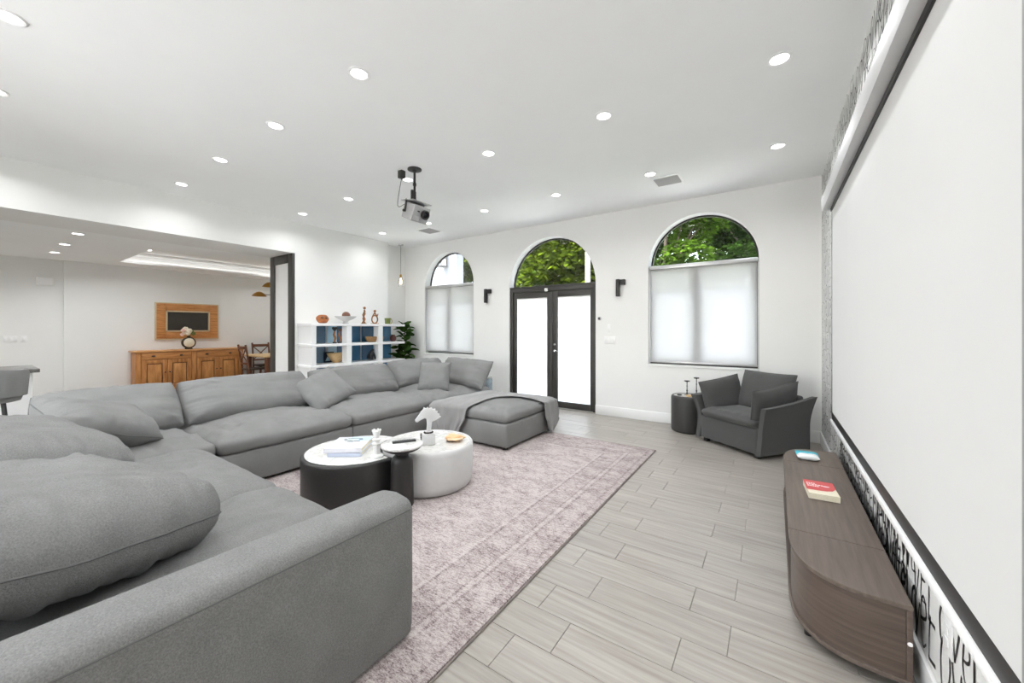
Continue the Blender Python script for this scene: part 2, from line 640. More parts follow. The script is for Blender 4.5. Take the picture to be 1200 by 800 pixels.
# ------------------------------------------------------------------ windows and doors in the back wall
def arch_ring(x0, x1, zs, w, y0, y1, base=True, zb=None):
    """arched frame: half ring of width w, plus a sill bar at the spring line"""
    mb = MB()
    n = 28
    r = (x1 - x0) / 2; c = (x0 + x1) / 2
    v = []
    for i in range(n + 1):
        a = PI * i / n
        for rr, yy in ((r, y0), (r - w, y0), (r - w, y1), (r, y1)):
            v.append((c - rr * math.cos(a), yy, zs + rr * math.sin(a)))
    f = [(i * 4 + k, i * 4 + (k + 1) % 4, i * 4 + 4 + (k + 1) % 4, i * 4 + 4 + k) for i in range(n) for k in range(4)]
    f += [(0, 1, 2, 3), (n * 4 + 3, n * 4 + 2, n * 4 + 1, n * 4)]
    mb.add(v, f)
    if base:
        mb.box(x0, x1, y0, y1, zs - .02, zs + w)
    return mb


def arch_pane(x0, x1, zs, y):
    pts = arch_pts(x0 + .01, x1 - .01, zs + .01, 24)
    return MB().prism([(a, q) for a, q in pts], 0, .008, tf=Matrix(((1, 0, 0, 0), (0, 0, 1, y), (0, 1, 0, 0), (0, 0, 0, 1))))


def window(name, x0, x1, zb, zs):
    w = struct(empty(name, ((x0 + x1) / 2, YB, zb)))
    obj('arched_frame', arch_ring(x0, x1, zs, .024, YB + .155, YB + .18), M_BLACK, w)
    obj('arched_pane', arch_pane(x0, x1, zs, YB + .165), M_GLASS, w)
    xm = x0 + (x1 - x0) * .47
    fr = MB()
    y0, y1 = YB + .10, YB + .15
    fr.box(x0, x0 + .05, y0, y1, zb, zs - .02).box(x1 - .05, x1, y0, y1, zb, zs - .02)
    fr.box(x0 + .05, x1 - .05, y0, y1, zb, zb + .06).box(x0 + .05, x1 - .05, y0, y1, zs - .07, zs - .02)
    fr.box(xm - .05, xm + .05, y0, y1, zb + .06, zs - .07)
    obj('window_frame', fr, M_FRAME, w)
    for a, b2 in ((x0 + .05, xm - .05), (xm + .05, x1 - .05)):
        obj('upper_pane', MB().box(a, b2, YB + .12, YB + .128, 1.86, zs - .07), M_GLASS, w)
        obj('frosted_pane', MB().box(a, b2, YB + .12, YB + .124, zb + .06, 1.86), M_FROST, w)
    obj('window_sill', MB().rbox(x0 - .0, x1 + .0, YB - .012, YB + .10, zb - .02, zb + .006, .004), M_TRIM, w)
    return w


window('window_1', *OPENINGS[0])
window('window_2', *OPENINGS[2])


def shade(x0, x1, zb, zs, label):
    t = thing('roller_shade', ((x0 + x1) / 2, YB + .04, zs), label, 'window shade')
    obj('top_rail', MB().rbox(x0 + .008, x1 - .008, YB + .01, YB + .075, zs - .045, zs + .012, .01), M_ALU, t)
    obj('shade_cloth', MB().box(x0 + .02, x1 - .02, YB + .045, YB + .046, zb + .05, zs - .045), M_SHADE, t)
    obj('bottom_bar', MB().rbox(x0 + .018, x1 - .018, YB + .036, YB + .056, zb + .03, zb + .055, .006), M_ALU, t)
    for s, xx in ((0, x0 + .004), (1, x1 - .014)):
        obj('side_channel', MB().box(xx, xx + .010, YB + .03, YB + .06, zb + .012, zs - .045), M_ALU, t)
    return t


shade(*OPENINGS[0], 'sheer grey roller shade on the narrow-looking window beside the fig plant')
shade(*OPENINGS[2], 'sheer grey roller shade on the window behind the charcoal armchair')

DX0, DX1, DZ = -4.0, -2.335, 2.085
DY0, DY1 = YB + .045, YB + .125
d1 = struct(empty('door_1', ((DX0 + DX1) / 2, YB + .08, 0)))
obj('arched_frame', arch_ring(DX0, DX1, DZ, .026, YB + .155, YB + .18, base=True), M_BLACK, d1)
obj('arched_pane', arch_pane(DX0, DX1, DZ, YB + .165), M_GLASS, d1)
fr = MB()
fr.rbox(DX0, DX0 + .06, DY0 - .02, DY1, 0.012, DZ, .004).rbox(DX1 - .06, DX1, DY0 - .02, DY1, 0.012, DZ, .004)
fr.rbox(DX0 + .06, DX1 - .06, DY0 - .02, DY1, DZ - .085, DZ, .004)
fr.rbox(DX0, DX1, DY0 - .03, DY1, DZ - .015, DZ + .012, .004)
obj('door_frame', fr, M_FRAME, d1)
XM = (DX0 + DX1) / 2 + .03
for a, c in ((DX0 + .062, XM - .002), (XM + .002, DX1 - .062)):
    lf = MB()
    z0, z1 = .018, DZ - .088
    g0, g1 = a + .085, c - .085
    if a > -3.5:
        g0, g1 = a + .1, c - .02 - .03
    else:
        g0, g1 = a + .07, c - .1
    zg0, zg1 = .12, 1.893
    lf.rbox(a, g0, DY0, DY0 + .045, z0, z1, .004).rbox(g1, c, DY0, DY0 + .045, z0, z1, .004)
    lf.rbox(g0, g1, DY0, DY0 + .045, z0, zg0, .004).rbox(g0, g1, DY0, DY0 + .045, zg1, z1, .004)
    leaf = obj('door_leaf', lf, M_FRAME, d1)
    obj('frosted_pane', MB().box(g0, g1, DY0 + .02, DY0 + .026, zg0, zg1), M_FROST, leaf)
    obj('glazing_bead', MB().box(g0, g1, DY0 + .012, DY0 + .018, zg1 - .03, zg1), M_TRIM, leaf)
    if a > -3.5:
        hb = MB().lathe([(.001, 0), (.024, 0), (.024, .008), (.009, .012), (.009, .045), (.001, .046)], 16)
        hb.move(Matrix.Translation((a + .05, DY0, .97)) @ Matrix.Rotation(R(90), 4, 'X'))
        hb.tube([(a + .05, DY0 - .042, .97), (a + .11, DY0 - .045, .97), (a + .15, DY0 - .04, .968)], .008, 8)
        obj('door_handle', hb, M_CHROME, leaf)
        obj('door_lock', MB().lathe([(.001, 0), (.022, 0), (.022, .012), (.001, .014)], 16).move(Matrix.Translation((a + .05, DY0, 1.08)) @ Matrix.Rotation(R(90), 4, 'X')), M_CHROME, leaf)
t = thing('door_sensor', (-3.235, DY0 - .03, 2.02), 'small white sensor box on the black door header', 'sensor')
obj('sensor_body', MB().rbox(-3.262, -3.208, DY0 - .055, DY0 - .0201, 1.99, 2.045, .008), M_WHITE, t)
obj('sensor_eye', MB().ball((-3.235, DY0 - .055, 2.012), .008, n=8, m=6), M_BLACK, t)

# ------------------------------------------------------------------ outside: patio, wall with lantern, pole, trees
M_PATIO = plain('patio_concrete', srgb(222, 222, 221), .9, 0, .06, scale=4)
M_LAWN = plain('lawn', srgb(92, 116, 58), .95, 0, .3, scale=20)
M_BARK = plain('bark', srgb(62, 52, 42), .9, 0, .25, scale=12, bmp=.4)
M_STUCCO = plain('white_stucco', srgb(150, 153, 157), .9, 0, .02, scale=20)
sobj('ground_patio', MB().box(-16, 9, YB + T, 10.5, -.25, -.06), M_PATIO)
sobj('ground_lawn', MB().box(-30, 20, 10.5, 40, -.25, -.08), M_LAWN)
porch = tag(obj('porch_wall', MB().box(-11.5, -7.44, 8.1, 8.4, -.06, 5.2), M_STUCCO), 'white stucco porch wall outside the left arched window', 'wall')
lt = thing('wall_lantern', (-7.83, 7.93, 3.12), 'black framed wall lantern on the white porch outside', 'lantern')
LX, LY, LZ = -7.86, 7.93, 3.32
lm = MB()
for sx in (-1, 1):
    for sy in (-1, 1):
        lm.box(LX + sx * .11 - .012, LX + sx * .11 + .012, LY + sy * .11 - .012, LY + sy * .11 + .012, LZ - .2, LZ + .2)
for zz in (LZ - .2, LZ + .18):
    lm.box(LX - .13, LX + .13, LY - .13, LY + .13, zz, zz + .025)
lm.box(LX - .04, LX + .04, LY + .11, 8.1, LZ + .2, LZ + .25)
obj('lantern_frame', lm, M_BLACK, lt)
obj('lantern_glass', MB().box(LX - .1, LX + .1, LY - .1, LY + .1, LZ - .17, LZ + .17), M_GLASS, lt)
obj('lantern_bulb', MB().ball((LX, LY, LZ), .035), emit('lantern_bulb', (1, .8, .5, 1), 3), lt)
pole = MB().tube([(-3.8, 8.9, -.06), (-3.8, 8.9, 6.5)], .065, 12)
tag(obj('lamp_pole', pole, plain('pale_pole', srgb(136, 132, 126), .8, 0, .1, scale=8)), 'pale slim pole standing among the trees outside the doors', 'pole')

M_TREE = [leaf_mat('tree_leaf_bright', srgb(24, 41, 8), srgb(98, 116, 26), .45),
          leaf_mat('tree_leaf_mid', srgb(19, 37, 9), srgb(72, 98, 26), .4),
          leaf_mat('tree_leaf_dark', srgb(12, 29, 9), srgb(50, 74, 25), .35)]


def foliage(blobs, count, size, rng):
    """leaves scattered in layered clumps"""
    V, Fc = [], []
    tot = sum(b[3] ** 2 for b in blobs)
    k = 0
    for (bx, by, bz, br) in blobs:
        n = int(count * br * br / tot)
        d = rng.normal(size=(n, 3)); d /= np.linalg.norm(d, axis=1)[:, None]
        rad = br * (0.45 + .55 * rng.random(n) ** .6)
        c = np.c_[bx + d[:, 0] * rad, by + d[:, 1] * rad, bz + d[:, 2] * rad * .6]
        for i in range(n):
            a = rng.random() * 2 * PI
            s_ = size * (.6 + .8 * rng.random())
            ax = np.array([math.cos(a), math.sin(a), rng.normal() * .35 - .25])
            bx_ = np.array([-math.sin(a), math.cos(a), rng.normal() * .4]) * .42
            p = c[i]
            V += [tuple(p), tuple(p + s_ * (.5 * ax + bx_ * .8 + (0, 0, .06))), tuple(p + s_ * ax), tuple(p + s_ * (.5 * ax - bx_ * .8 + (0, 0, .06)))]
            Fc.append((k, k + 1, k + 2, k + 3)); k += 4
    return V, Fc


def tree(x, y, h, r, mat, label, count, size, seed, group='trees outside the windows'):
    rng = np.random.default_rng(seed)
    t = thing('garden_tree', (x, y, -.08), label, 'tree')
    blobs = []
    for i in range(24):
        a = rng.random() * 2 * PI; q = r * (.25 + .75 * rng.random())
        blobs.append((x + q * math.cos(a), y + q * math.sin(a) * .8, h * (.34 + .62 * rng.random()), r * (.32 + .25 * rng.random())))
    V, Fc = foliage(blobs, count, size, rng)
    me = MB(); me.v, me.f = V, Fc
    off = wloc(t)
    m = bpy.data.meshes.new('foliage')
    m.from_pydata([(p[0] - off.x, p[1] - off.y, p[2] - off.z) for p in V], [], Fc)
    m.materials.append(mat)
    o = bpy.data.objects.new('foliage', m); C.objects.link(o); o.parent = t
    tr = MB().tube([(x, y, -.08), (x + .1, y, h * .3), (x, y + .1, h * .6), (x + .1, y, h * .9)], [.11, .08, .05, .02], 8)
    for bl in blobs[:9]:
        z0 = h * (.3 + .25 * rng.random())
        tr.tube([(x + .06, y, z0), ((x + bl[0]) / 2, (y + bl[1]) / 2, (z0 + bl[2]) / 2 + .2), (bl[0], bl[1], bl[2])], [.035, .022, .008], 6)
    obj('trunk', tr, M_BARK, t)


tree(-5.9, 10.9, 5.6, 1.75, M_TREE[0], 'bright green leafy tree filling the arch over the doors', 15000, .17, 3)
tree(-8.2, 14.8, 7.2, 2.0, M_TREE[1], 'mid green tree behind the bright one over the doors', 12000, .22, 4)
tree(-10.6, 12.0, 5.8, 1.5, M_TREE[0], 'sunlit green tree outside the leftmost arched window', 12000, .17, 5)
tree(-2.3, 10.2, 5.2, 1.35, M_TREE[1], 'fine-leaved green tree outside the right arched window, at left', 15000, .12, 6)
tree(-.55, 13.0, 6.2, 1.6, M_TREE[2], 'dark green tree outside the right arched window, at right', 13000, .15, 8)
tree(-3.4, 17.0, 9.0, 2.4, M_TREE[2], 'tall dark tree farthest behind the right arched window', 12000, .28, 9)
tree(-10.6, 21.0, 9.8, 2.3, M_TREE[2], 'tall dark tree farthest behind the arch over the doors', 12000, .3, 12)

# ------------------------------------------------------------------ ceiling fittings
ORD = ['first', 'second', 'third', 'fourth', 'fifth', 'sixth']
LXS = [.03, -1.19, -2.42, -3.65, -4.87, -6.09]
LYS = [4.6, 3.12, 1.63]


def lamp_at(x, y, z, power, parent, spread=150):
    ld = bpy.data.lights.new('lamp_light', 'AREA')
    ld.shape = 'DISK'; ld.size = .09; ld.energy = power; ld.color = (.965, .985, 1)
    ld.spread = R(spread)
    lo = bpy.data.objects.new('lamp_light', ld)
    C.objects.link(lo)
    lo.parent = parent
    p = wloc(parent) if parent else Vector()
    lo.location = (x - p.x, y - p.y, z - p.z - .012)


def downlight(x, y, z, label, group, power, first):
    if first is None:
        t = thing('ceiling_downlight', (x, y, z), label, 'ceiling light', group)
        obj('trim_ring', MB().lathe([(.052, z), (.075, z), (.076, z - .004), (.068, z - .009), (.056, z - .007), (.052, z - .003)], 28, (x, y)), M_WHITE, t)
        obj('lamp_lens', MB().lathe([(.001, z - .0045), (.054, z - .0045), (.054, z - .001), (.001, z - .001)], 24, (x, y)), M_LENS, t)
    else:
        t = copy_tree(first)
        t.location = (x, y, z)
        tag(t, label, 'ceiling light', group)
    return t


first = None
lights = []
for j, yy in enumerate(LYS):
    for i, xx in enumerate(LXS):
        if j == 2 and i < 2:
            continue
        lab = 'recessed white ceiling downlight, %s row from the window wall, %s from the screen wall' % (ORD[j], ORD[i])
        t = downlight(xx, yy, CZ, lab, 'recessed downlights in the living room ceiling', LAMP_W, first)
        if first is None:
            first = t
        lights.append((t, xx, yy, CZ, LAMP_W))
for xx, lab in ((-3.65, 'recessed ceiling downlight cut by the top left corner of the frame'), (-4.87, 'recessed ceiling downlight at the left edge of the frame above the sofa')):
    t = downlight(xx, .19, CZ, lab, 'recessed downlights in the living room ceiling', LAMP_W, first)
    lights.append((t, xx, .19, CZ, LAMP_W))
for i, (xx, yy) in enumerate([(-7.69, .97), (-8.81, .98), (-9.88, .99)]):
    t = downlight(xx, yy, KZ, 'recessed kitchen ceiling downlight, %s from the living room' % ORD[i], 'recessed downlights in the kitchen ceiling', KITCHEN_W, first)
    lights.append((t, xx, yy, KZ, KITCHEN_W))
t = downlight(-8.62, 2.12, TZ, 'recessed downlight inside the bright ceiling tray over the dining area', 'recessed downlights in the kitchen ceiling', KITCHEN_W, first)
lights.append((t, -8.62, 2.12, TZ, KITCHEN_W))
for t, xx, yy, zz, pw in lights:
    lamp_at(xx, yy, zz, pw, t)
# further lamps of the same grid, outside the picture: lenses belong to the ceilings
ml = MB()
for xx, yy in [(.03, 1.63), (-1.19, 1.63)] + [(q, .19) for q in (.03, -1.19, -2.42, -6.09)] + [(q, -1.28) for q in LXS]:
    ml.lathe([(.001, CZ - .0045), (.054, CZ - .0045), (.054, CZ - .0005), (.001, CZ - .0005)], 16, (xx, yy))
    lamp_at(xx, yy, CZ, LAMP_W, None)
ceil = bpy.data.objects['ceiling']
obj('lamp_lens', ml, M_LENS, ceil)
ml = MB()
for xx, yy in [(q, -.6) for q in (-7.69, -8.81, -9.88)] + [(-9.8, 4.5), (-9.8, 2.12)]:
    zz = TZ if yy > 1 else KZ
    ml.lathe([(.001, zz - .0045), (.054, zz - .0045), (.054, zz - .0005), (.001, zz - .0005)], 16, (xx, yy))
    lamp_at(xx, yy, zz, KITCHEN_W, None)
obj('lamp_lens', ml, M_LENS, kceil)


def vent(x0, x1, y0, y1, label):
    t = thing('ceiling_vent', ((x0 + x1) / 2, (y0 + y1) / 2, CZ), label, 'air vent', 'ceiling air vents')
    w = .03
    fr = MB().rbox(x0 - w, x0, y0 - w, y1 + w, CZ - .01, CZ, .003).rbox(x1, x1 + w, y0 - w, y1 + w, CZ - .01, CZ, .003)
    fr.rbox(x0, x1, y0 - w, y0, CZ - .01, CZ, .003).rbox(x0, x1, y1, y1 + w, CZ - .01, CZ, .003)
    obj('vent_frame', fr, M_WHITE, t)
    obj('vent_back', MB().box(x0, x1, y0, y1, CZ - .002, CZ), plain('vent_shadow', srgb(84, 84, 84), .8), t)
    n = 8
    for k in range(n):
        yy = y0 + (k + .5) * (y1 - y0) / n
        sl = MB().box(x0, x1, -.0125, .0125, -.0015, .0015)
        sl.move(Matrix.Translation((0, yy, CZ - .011)) @ Matrix.Rotation(R(-24), 4, 'X'))
        obj('vent_slat', sl, M_VENT, t)


vent(-1.2, -.93, 4.78, 5.03, 'grey slatted ceiling vent in front of the right arched window')
vent(-5.36, -5.08, 4.82, 5.10, 'small grey slatted ceiling vent beyond the projector')

def smooth_path2(p, n=6):
    P = [Vector(q) for q in p]
    out = []
    for i in range(len(P) - 1):
        p0, p1, p2, p3 = P[max(0, i - 1)], P[i], P[i + 1], P[min(len(P) - 1, i + 2)]
        for k in range(n):
            u = k / n
            out.append(.5 * ((2 * p1) + (p2 - p0) * u + (2 * p0 - 5 * p1 + 4 * p2 - p3) * u * u + (3 * p1 - p0 - 3 * p2 + p3) * u ** 3))
    out.append(P[-1])
    return out


# projector on its ceiling pole, aimed at the screen
PX, PY = -3.35, 2.96
t = thing('ceiling_projector', (PX, PY, CZ), 'silver projector hanging nose-down from a black ceiling pole', 'projector')
obj('ceiling_plate', MB().lathe([(.001, CZ), (.078, CZ), (.078, CZ - .012), (.03, CZ - .02), (.018, CZ - .035), (.001, CZ - .036)], 28, (PX, PY)), M_BLACK, t)
pl = MB().tube([(PX, PY, CZ - .02), (PX, PY, 2.79)], .013, 12)
pl.tube([(PX, PY, 2.99), (PX, PY, 2.96)], .02, 12).tube([(PX, PY, 2.89), (PX, PY, 2.80)], .018, 12)
obj('pole', pl, M_BLACK, t)
obj('cable_box', MB().rbox(PX - .045, PX - .017, PY - .02, PY + .02, 2.81, 2.92, .004), M_BLACK, t)
PM = Matrix.Translation((PX + .03, PY, 2.655)) @ Matrix.Rotation(R(24), 4, 'Y')
br = MB().rbox(-.10, .10, -.14, .14, .095, .104, .004)
br.move(Matrix.Translation((PX + .02, PY, 2.665)) @ Matrix.Rotation(R(8), 4, 'Y'))
br.tube([(PX, PY, 2.80), (PX, PY, 2.765)], .03, 12)
obj('mount_bracket', br, M_SILVER, t)
for sy in (-1, 1):
    ar = MB().rbox(-.012, .012, sy * .128 - .004, sy * .128 + .004, -.03, .11, .003).move(PM @ Matrix.Translation((-.04, 0, 0)) @ Matrix.Rotation(R(-15), 4, 'Y'))
    ar.tube([PM @ Vector((-.05, sy * .12, -.02)), PM @ Vector((-.05, sy * .142, -.02))], .014, 10)
    obj('mount_arm', ar, M_BLACK, t)
bd = obj('projector_body', MB().rbox(-.09, .085, -.12, .12, -.095, .085, .014, 3).move(PM), M_SILVER, t)
ln = MB().lathe([(.028, 0), (.052, 0), (.052, .028), (.046, .034), (.040, .03), (.036, .012), (.028, .01)], 28)
ln.move(PM @ Matrix.Translation((.085, .045, .005)) @ Matrix.Rotation(R(90), 4, 'Y'))
obj('lens_barrel', ln, M_BLACK, bd)
obj('lens_glass', MB().lathe([(.001, .006), (.03, .006), (.034, .013), (.018, .02), (.001, .022)], 24).move(PM @ Matrix.Translation((.085, .045, .005)) @ Matrix.Rotation(R(90), 4, 'Y')), plain('lens_glass', srgb(20, 22, 28), .08, 0, .01), bd)
obj('front_sensor', MB().rbox(.083, .089, -.06, -.03, .015, .03, .002).move(PM), M_BLACK, bd)
obj('front_panel', MB().rbox(.0845, .087, -.10, -.01, -.08, -.03, .001).move(PM), M_ALU, bd)
t = thing('power_adapter', (-3.51, 2.91, CZ), 'black power adapter plugged into the ceiling beside the projector pole', 'power adapter')
obj('adapter_body', MB().rbox(-3.545, -3.475, 2.88, 2.94, CZ - .085, CZ, .006), M_BLACK, t)
cord = smooth_path2([(-3.51, 2.91, CZ - .085), (-3.53, 2.90, CZ - .20), (-3.565, 2.90, CZ - .34), (-3.55, 2.90, CZ - .405), (-3.47, 2.91, CZ - .39), (-3.41, 2.93, CZ - .365), (PX - .035, 2.95, CZ - .37)])
obj('power_cord', MB().tube(cord, .0035, 6), M_BLACK, t)

# pendant in the alcove
t = thing('pendant_lamp', (-6.6, 5.42, CZ), 'slim glass pendant lamp hanging in the corner left of the windows', 'pendant lamp')
px, py = -6.6, 5.45
obj('canopy', MB().lathe([(.001, CZ), (.055, CZ), (.052, CZ - .02), (.001, CZ - .022)], 20, (px, py)), M_ALU, t)
obj('cable', MB().tube([(px, py, CZ - .02), (px, py, 2.50)], .004, 6), M_BLACK, t)
obj('socket', MB().lathe([(.001, 2.52), (.018, 2.51), (.022, 2.46), (.020, 2.44), (.001, 2.44)], 14, (px, py)), M_BRASS, t)
obj('glass_shade', MB().lathe([(.018, 2.47), (.035, 2.44), (.055, 2.38), (.060, 2.32), (.052, 2.25), (.049, 2.25), (.056, 2.32), (.051, 2.38), (.03, 2.44), (.014, 2.468)], 20, (px, py)), M_GLASS, t)
obj('bulb', MB().lathe([(.001, 2.44), (.014, 2.43), (.03, 2.36), (.026, 2.32), (.001, 2.30)], 14, (px, py)), emit('pendant_bulb', (1, .8, .55, 1), 2.2), t)

# ------------------------------------------------------------------ screen wall: wallpaper lettering, projection screen
SX = XR - .03
S_Y0, S_Y1 = 1.27, 4.49
GL = {
    'L': [[(.12, 1.02), (.10, .5), (.08, .06), (.14, .0), (.8, .06)]],
    'O': [[(.5, 1), (.2, .85), (.08, .5), (.2, .1), (.5, 0), (.82, .2), (.92, .55), (.78, .88), (.5, 1)]],
    'V': [[(.02, 1), (.2, .55), (.42, .03), (.5, .0), (.62, .3), (.95, 1.0)]],
    'E': [[(.85, .98), (.12, .95), (.1, .5), (.1, .02), (.9, .05)], [(.12, .5), (.7, .54)]],
    'e': [[(.1, .5), (.5, .56), (.88, .66), (.8, .92), (.45, 1.0), (.12, .75), (.08, .35), (.4, .02), (.92, .16)]],
    'U': [[(.08, 1), (.06, .4), (.2, .05), (.5, 0), (.8, .12), (.92, .5), (.92, 1)]],
    'N': [[(.08, 0), (.1, .5), (.12, .98), (.45, .5), (.86, .02), (.88, .5), (.92, 1)]],
}


def smooth_path(p, n=5):
    P = [Vector((a, b_, 0)) for a, b_ in p]
    out = []
    for i in range(len(P) - 1):
        p0, p1, p2, p3 = P[max(0, i - 1)], P[i], P[i + 1], P[min(len(P) - 1, i + 2)]
        for k in range(n):
            u = k / n
            out.append(.5 * ((2 * p1) + (p2 - p0) * u + (2 * p0 - 5 * p1 + 4 * p2 - p3) * u * u + (3 * p1 - p0 - 3 * p2 + p3) * u ** 3))
    out.append(P[-1])
    return out


def letter(mb, ch, y, z, w, h, th, lean, rng):
    """brush stroke letter on the screen wall; text reads towards the camera (falling Y)"""
    for st_ in GL[ch]:
        pts = smooth_path([(a + rng.uniform(-.05, .05), b_ + rng.uniform(-.03, .03)) for a, b_ in st_])
        Q = [Vector((0, y - (q.x * w + lean * q.y * h), z + q.y * h)) for q in pts]
        n = len(Q)
        v = []
        for i, q in enumerate(Q):
            tdir = (Q[min(i + 1, n - 1)] - Q[max(0, i - 1)]).normalized()
            nn = Vector((0, -tdir.z, tdir.y))
            ww = th * (.55 + .6 * abs(math.sin(1.3 + 2.6 * i / n + w * 40)))
            v += [q + nn * ww, q - nn * ww]
        v = [(XR - .0012, max(-2.4, min(YB - .002, p.y)), max(.147, min(CZ - .003, p.z))) for p in v]
        mb.add(v, [(2 * i, 2 * i + 1, 2 * i + 3, 2 * i + 2) for i in range(n - 1)])


rng = random.Random(11)
ink = MB()
words = ['LOVE', 'LOVe', 'LOVe', 'LOVe']


def rows(y_hi, y_lo, zlist, wscale, th):
    for z, h in zlist:
        y_ = y_hi - rng.uniform(0, .05)
        k = rng.randrange(4)
        wd = rng.choice(words)
        while y_ > y_lo:
            ch = wd[k % 4]
            k += 1
            if k % 4 == 0:
                wd = rng.choice(words)
            w = wscale * rng.uniform(.75, 1.3) * (h / .2) ** .5
            letter(ink, ch, y_, z + rng.uniform(-.02, .02), w, h * rng.uniform(.85, 1.1), th * rng.uniform(.7, 1.2), rng.uniform(-.05, .08), rng)
            y_ -= w * 1.18


rows(5.74, 4.0, [(.15, .16), (.30, .12), (.42, .17)], .085, .0052)
rows(4.3, 2.15, [(.14, .22), (.37, .22)], .062, .0068)
rows(4.2, 2.3, [(.16, .15), (.30, .17), (.44, .15)], .07, .0062)
rows(2.2, 1.1, [(.15, .17), (.31, .15), (.46, .15)], .09, .0064)
rows(5.74, 4.55, [(z, .15) for z in (.60, .77, .95, 1.12, 1.3, 1.47, 1.65, 1.83, 2.0, 2.18, 2.35)], .09, .0046)
rows(5.7, 1.5, [(2.62, .22), (2.84, .2)], .09, .005)
rows(5.74, 1.5, [(2.50, .12), (2.64, .15), (2.80, .13), (2.95, .17)], .10, .0050)
o = obj('wallpaper_lettering', ink, M_INK, wall_right, smooth=False)

t = thing('projection_screen', (XR - .05, (S_Y0 + S_Y1) / 2, .55), 'large pull-down white projection screen with black border on the wall', 'projection screen')
# housing: rounded case under the ceiling
case = [(-.092, .0), (-.098, .03), (-.098, .11), (-.085, .15), (-.05, .16), (0, .16), (0, 0)]
hm = MB().prism([(XR - .001 + a, q) for a, q in case], 0, S_Y1 - S_Y0 + .11, .004, 2, Matrix(((1, 0, 0, 0), (0, 0, -1, S_Y1 + .05), (0, 1, 0, 2.437), (0, 0, 0, 1))))
obj('housing', hm, plain('housing_white', srgb(206, 206, 206), .45, 0, .01), t)
for yy in (S_Y1 + .056, S_Y0 - .066):
    obj('end_cap', MB().prism([(XR - .001 + a * 1.02, q * 1.02) for a, q in case], 0, .012, .003, 1, Matrix(((1, 0, 0, 0), (0, 0, -1, yy + .006), (0, 1, 0, 2.435), (0, 0, 0, 1)))), M_WHITE, t)
obj('slot', MB().box(SX - .012, SX + .01, S_Y0, S_Y1, 2.408, 2.437), M_BLACK, t)
obj('screen_cloth', MB().box(SX - .001, SX, S_Y0 - .01, S_Y1 - .01, .585, 2.44), M_SCREEN, t)
bm_ = MB().box(SX - .0016, SX - .0011, S_Y0, S_Y1, .535, .602)
obj('lower_border', bm_, M_BLACK, t)
obj('side_border', MB().box(SX - .002, SX + .001, S_Y1 - .02, S_Y1 + .012, .56, 2.43), M_BLACK, t)
obj('side_border', MB().box(SX - .002, SX + .001, S_Y0 - .016, S_Y0 + .002, .56, 2.43), plain('grey_border', srgb(150, 150, 150), .6), t)
obj('bottom_bar', MB().rbox(SX - .016, SX + .012, S_Y0 - .012, S_Y1 + .012, .505, .536, .008, 2), M_WHITE, t)


def plate(x, y, z, w, h, axis, label, cat='light switch', gang=1, group=None, kind='rocker'):
    """switch or socket plate; axis 'x' lies on the right wall, 'y' on the back wall, 'k' on the kitchen wall"""
    t = thing('wall_switch' if cat == 'light switch' else 'wall_socket', (x, y, z), label, cat, group)
    def B(u0, u1, z0, z1, d0, d1, r):
        if axis == 'y':
            return MB().rbox(x + u0, x + u1, y - d1, y - d0, z + z0, z + z1, r)
        if axis == 'x':
            return MB().rbox(x - d1, x - d0, y + u0, y + u1, z + z0, z + z1, r)
        return MB().rbox(x + d0, x + d1, y + u0, y + u1, z + z0, z + z1, r)
    obj('cover_plate', B(-w / 2, w / 2, -h / 2, h / 2, 0, .006, .002), M_TRIM, t)
    for g in range(gang):
        c = (g + .5) / gang * w - w / 2
        if kind == 'rocker':
            obj('rocker', B(c - .016, c + .016, -.032, .032, .006, .011, .002), M_WHITE, t)
        else:
            for q in (-.02, .02):
                obj('outlet', B(c - .014, c + .014, q - .013, q + .013, .006, .0085, .002), M_TRIM, t)
    return t


plate(XR, 1.80, .37, .075, .12, 'x', 'white socket plate on the lettered wallpaper near the console', 'socket', kind='outlet')
plate(-2.10, YB, 1.175, .19, .12, 'y', 'white multi-gang light switch plate right of the black doors', 'light switch', 4)
plate(-2.115, YB, 1.36, .045, .12, 'y', 'narrow white single switch above the multi-gang switch plate', 'light switch', 1)
t = thing('thermostat', (-2.27, YB - .01, 1.51), 'small round dark thermostat beside the door frame', 'thermostat')
obj('dial', MB().lathe([(.001, 0), (.028, 0), (.028, .012), (.022, .02), (.001, .021)], 20).move(Matrix.Translation((-2.27, YB, 1.51)) @ Matrix.Rotation(R(90), 4, 'X')), M_SILVER, t)
obj('dial_face', MB().lathe([(.001, .02), (.018, .02), (.016, .024), (.001, .024)], 20).move(Matrix.Translation((-2.27, YB, 1.51)) @ Matrix.Rotation(R(90), 4, 'X')), M_BLACK, t)


def sconce(x, z, label):
    t = thing('wall_sconce', (x, YB, z), label, 'wall light', None)
    obj('lamp_body', MB().rbox(x - .055, x - .005, YB - .075, YB - .02, z - .13, z + .13, .004), M_BLACK, t)
    obj('wall_bracket', MB().rbox(x - .005, x + .075, YB - .055, YB, z + .045, z + .125, .004), M_BLACK, t)


sconce(-4.48, 1.97, 'black bar wall sconce between the left window and the doors')
sconce(-1.93, 1.97, 'black bar wall sconce between the doors and the right window')

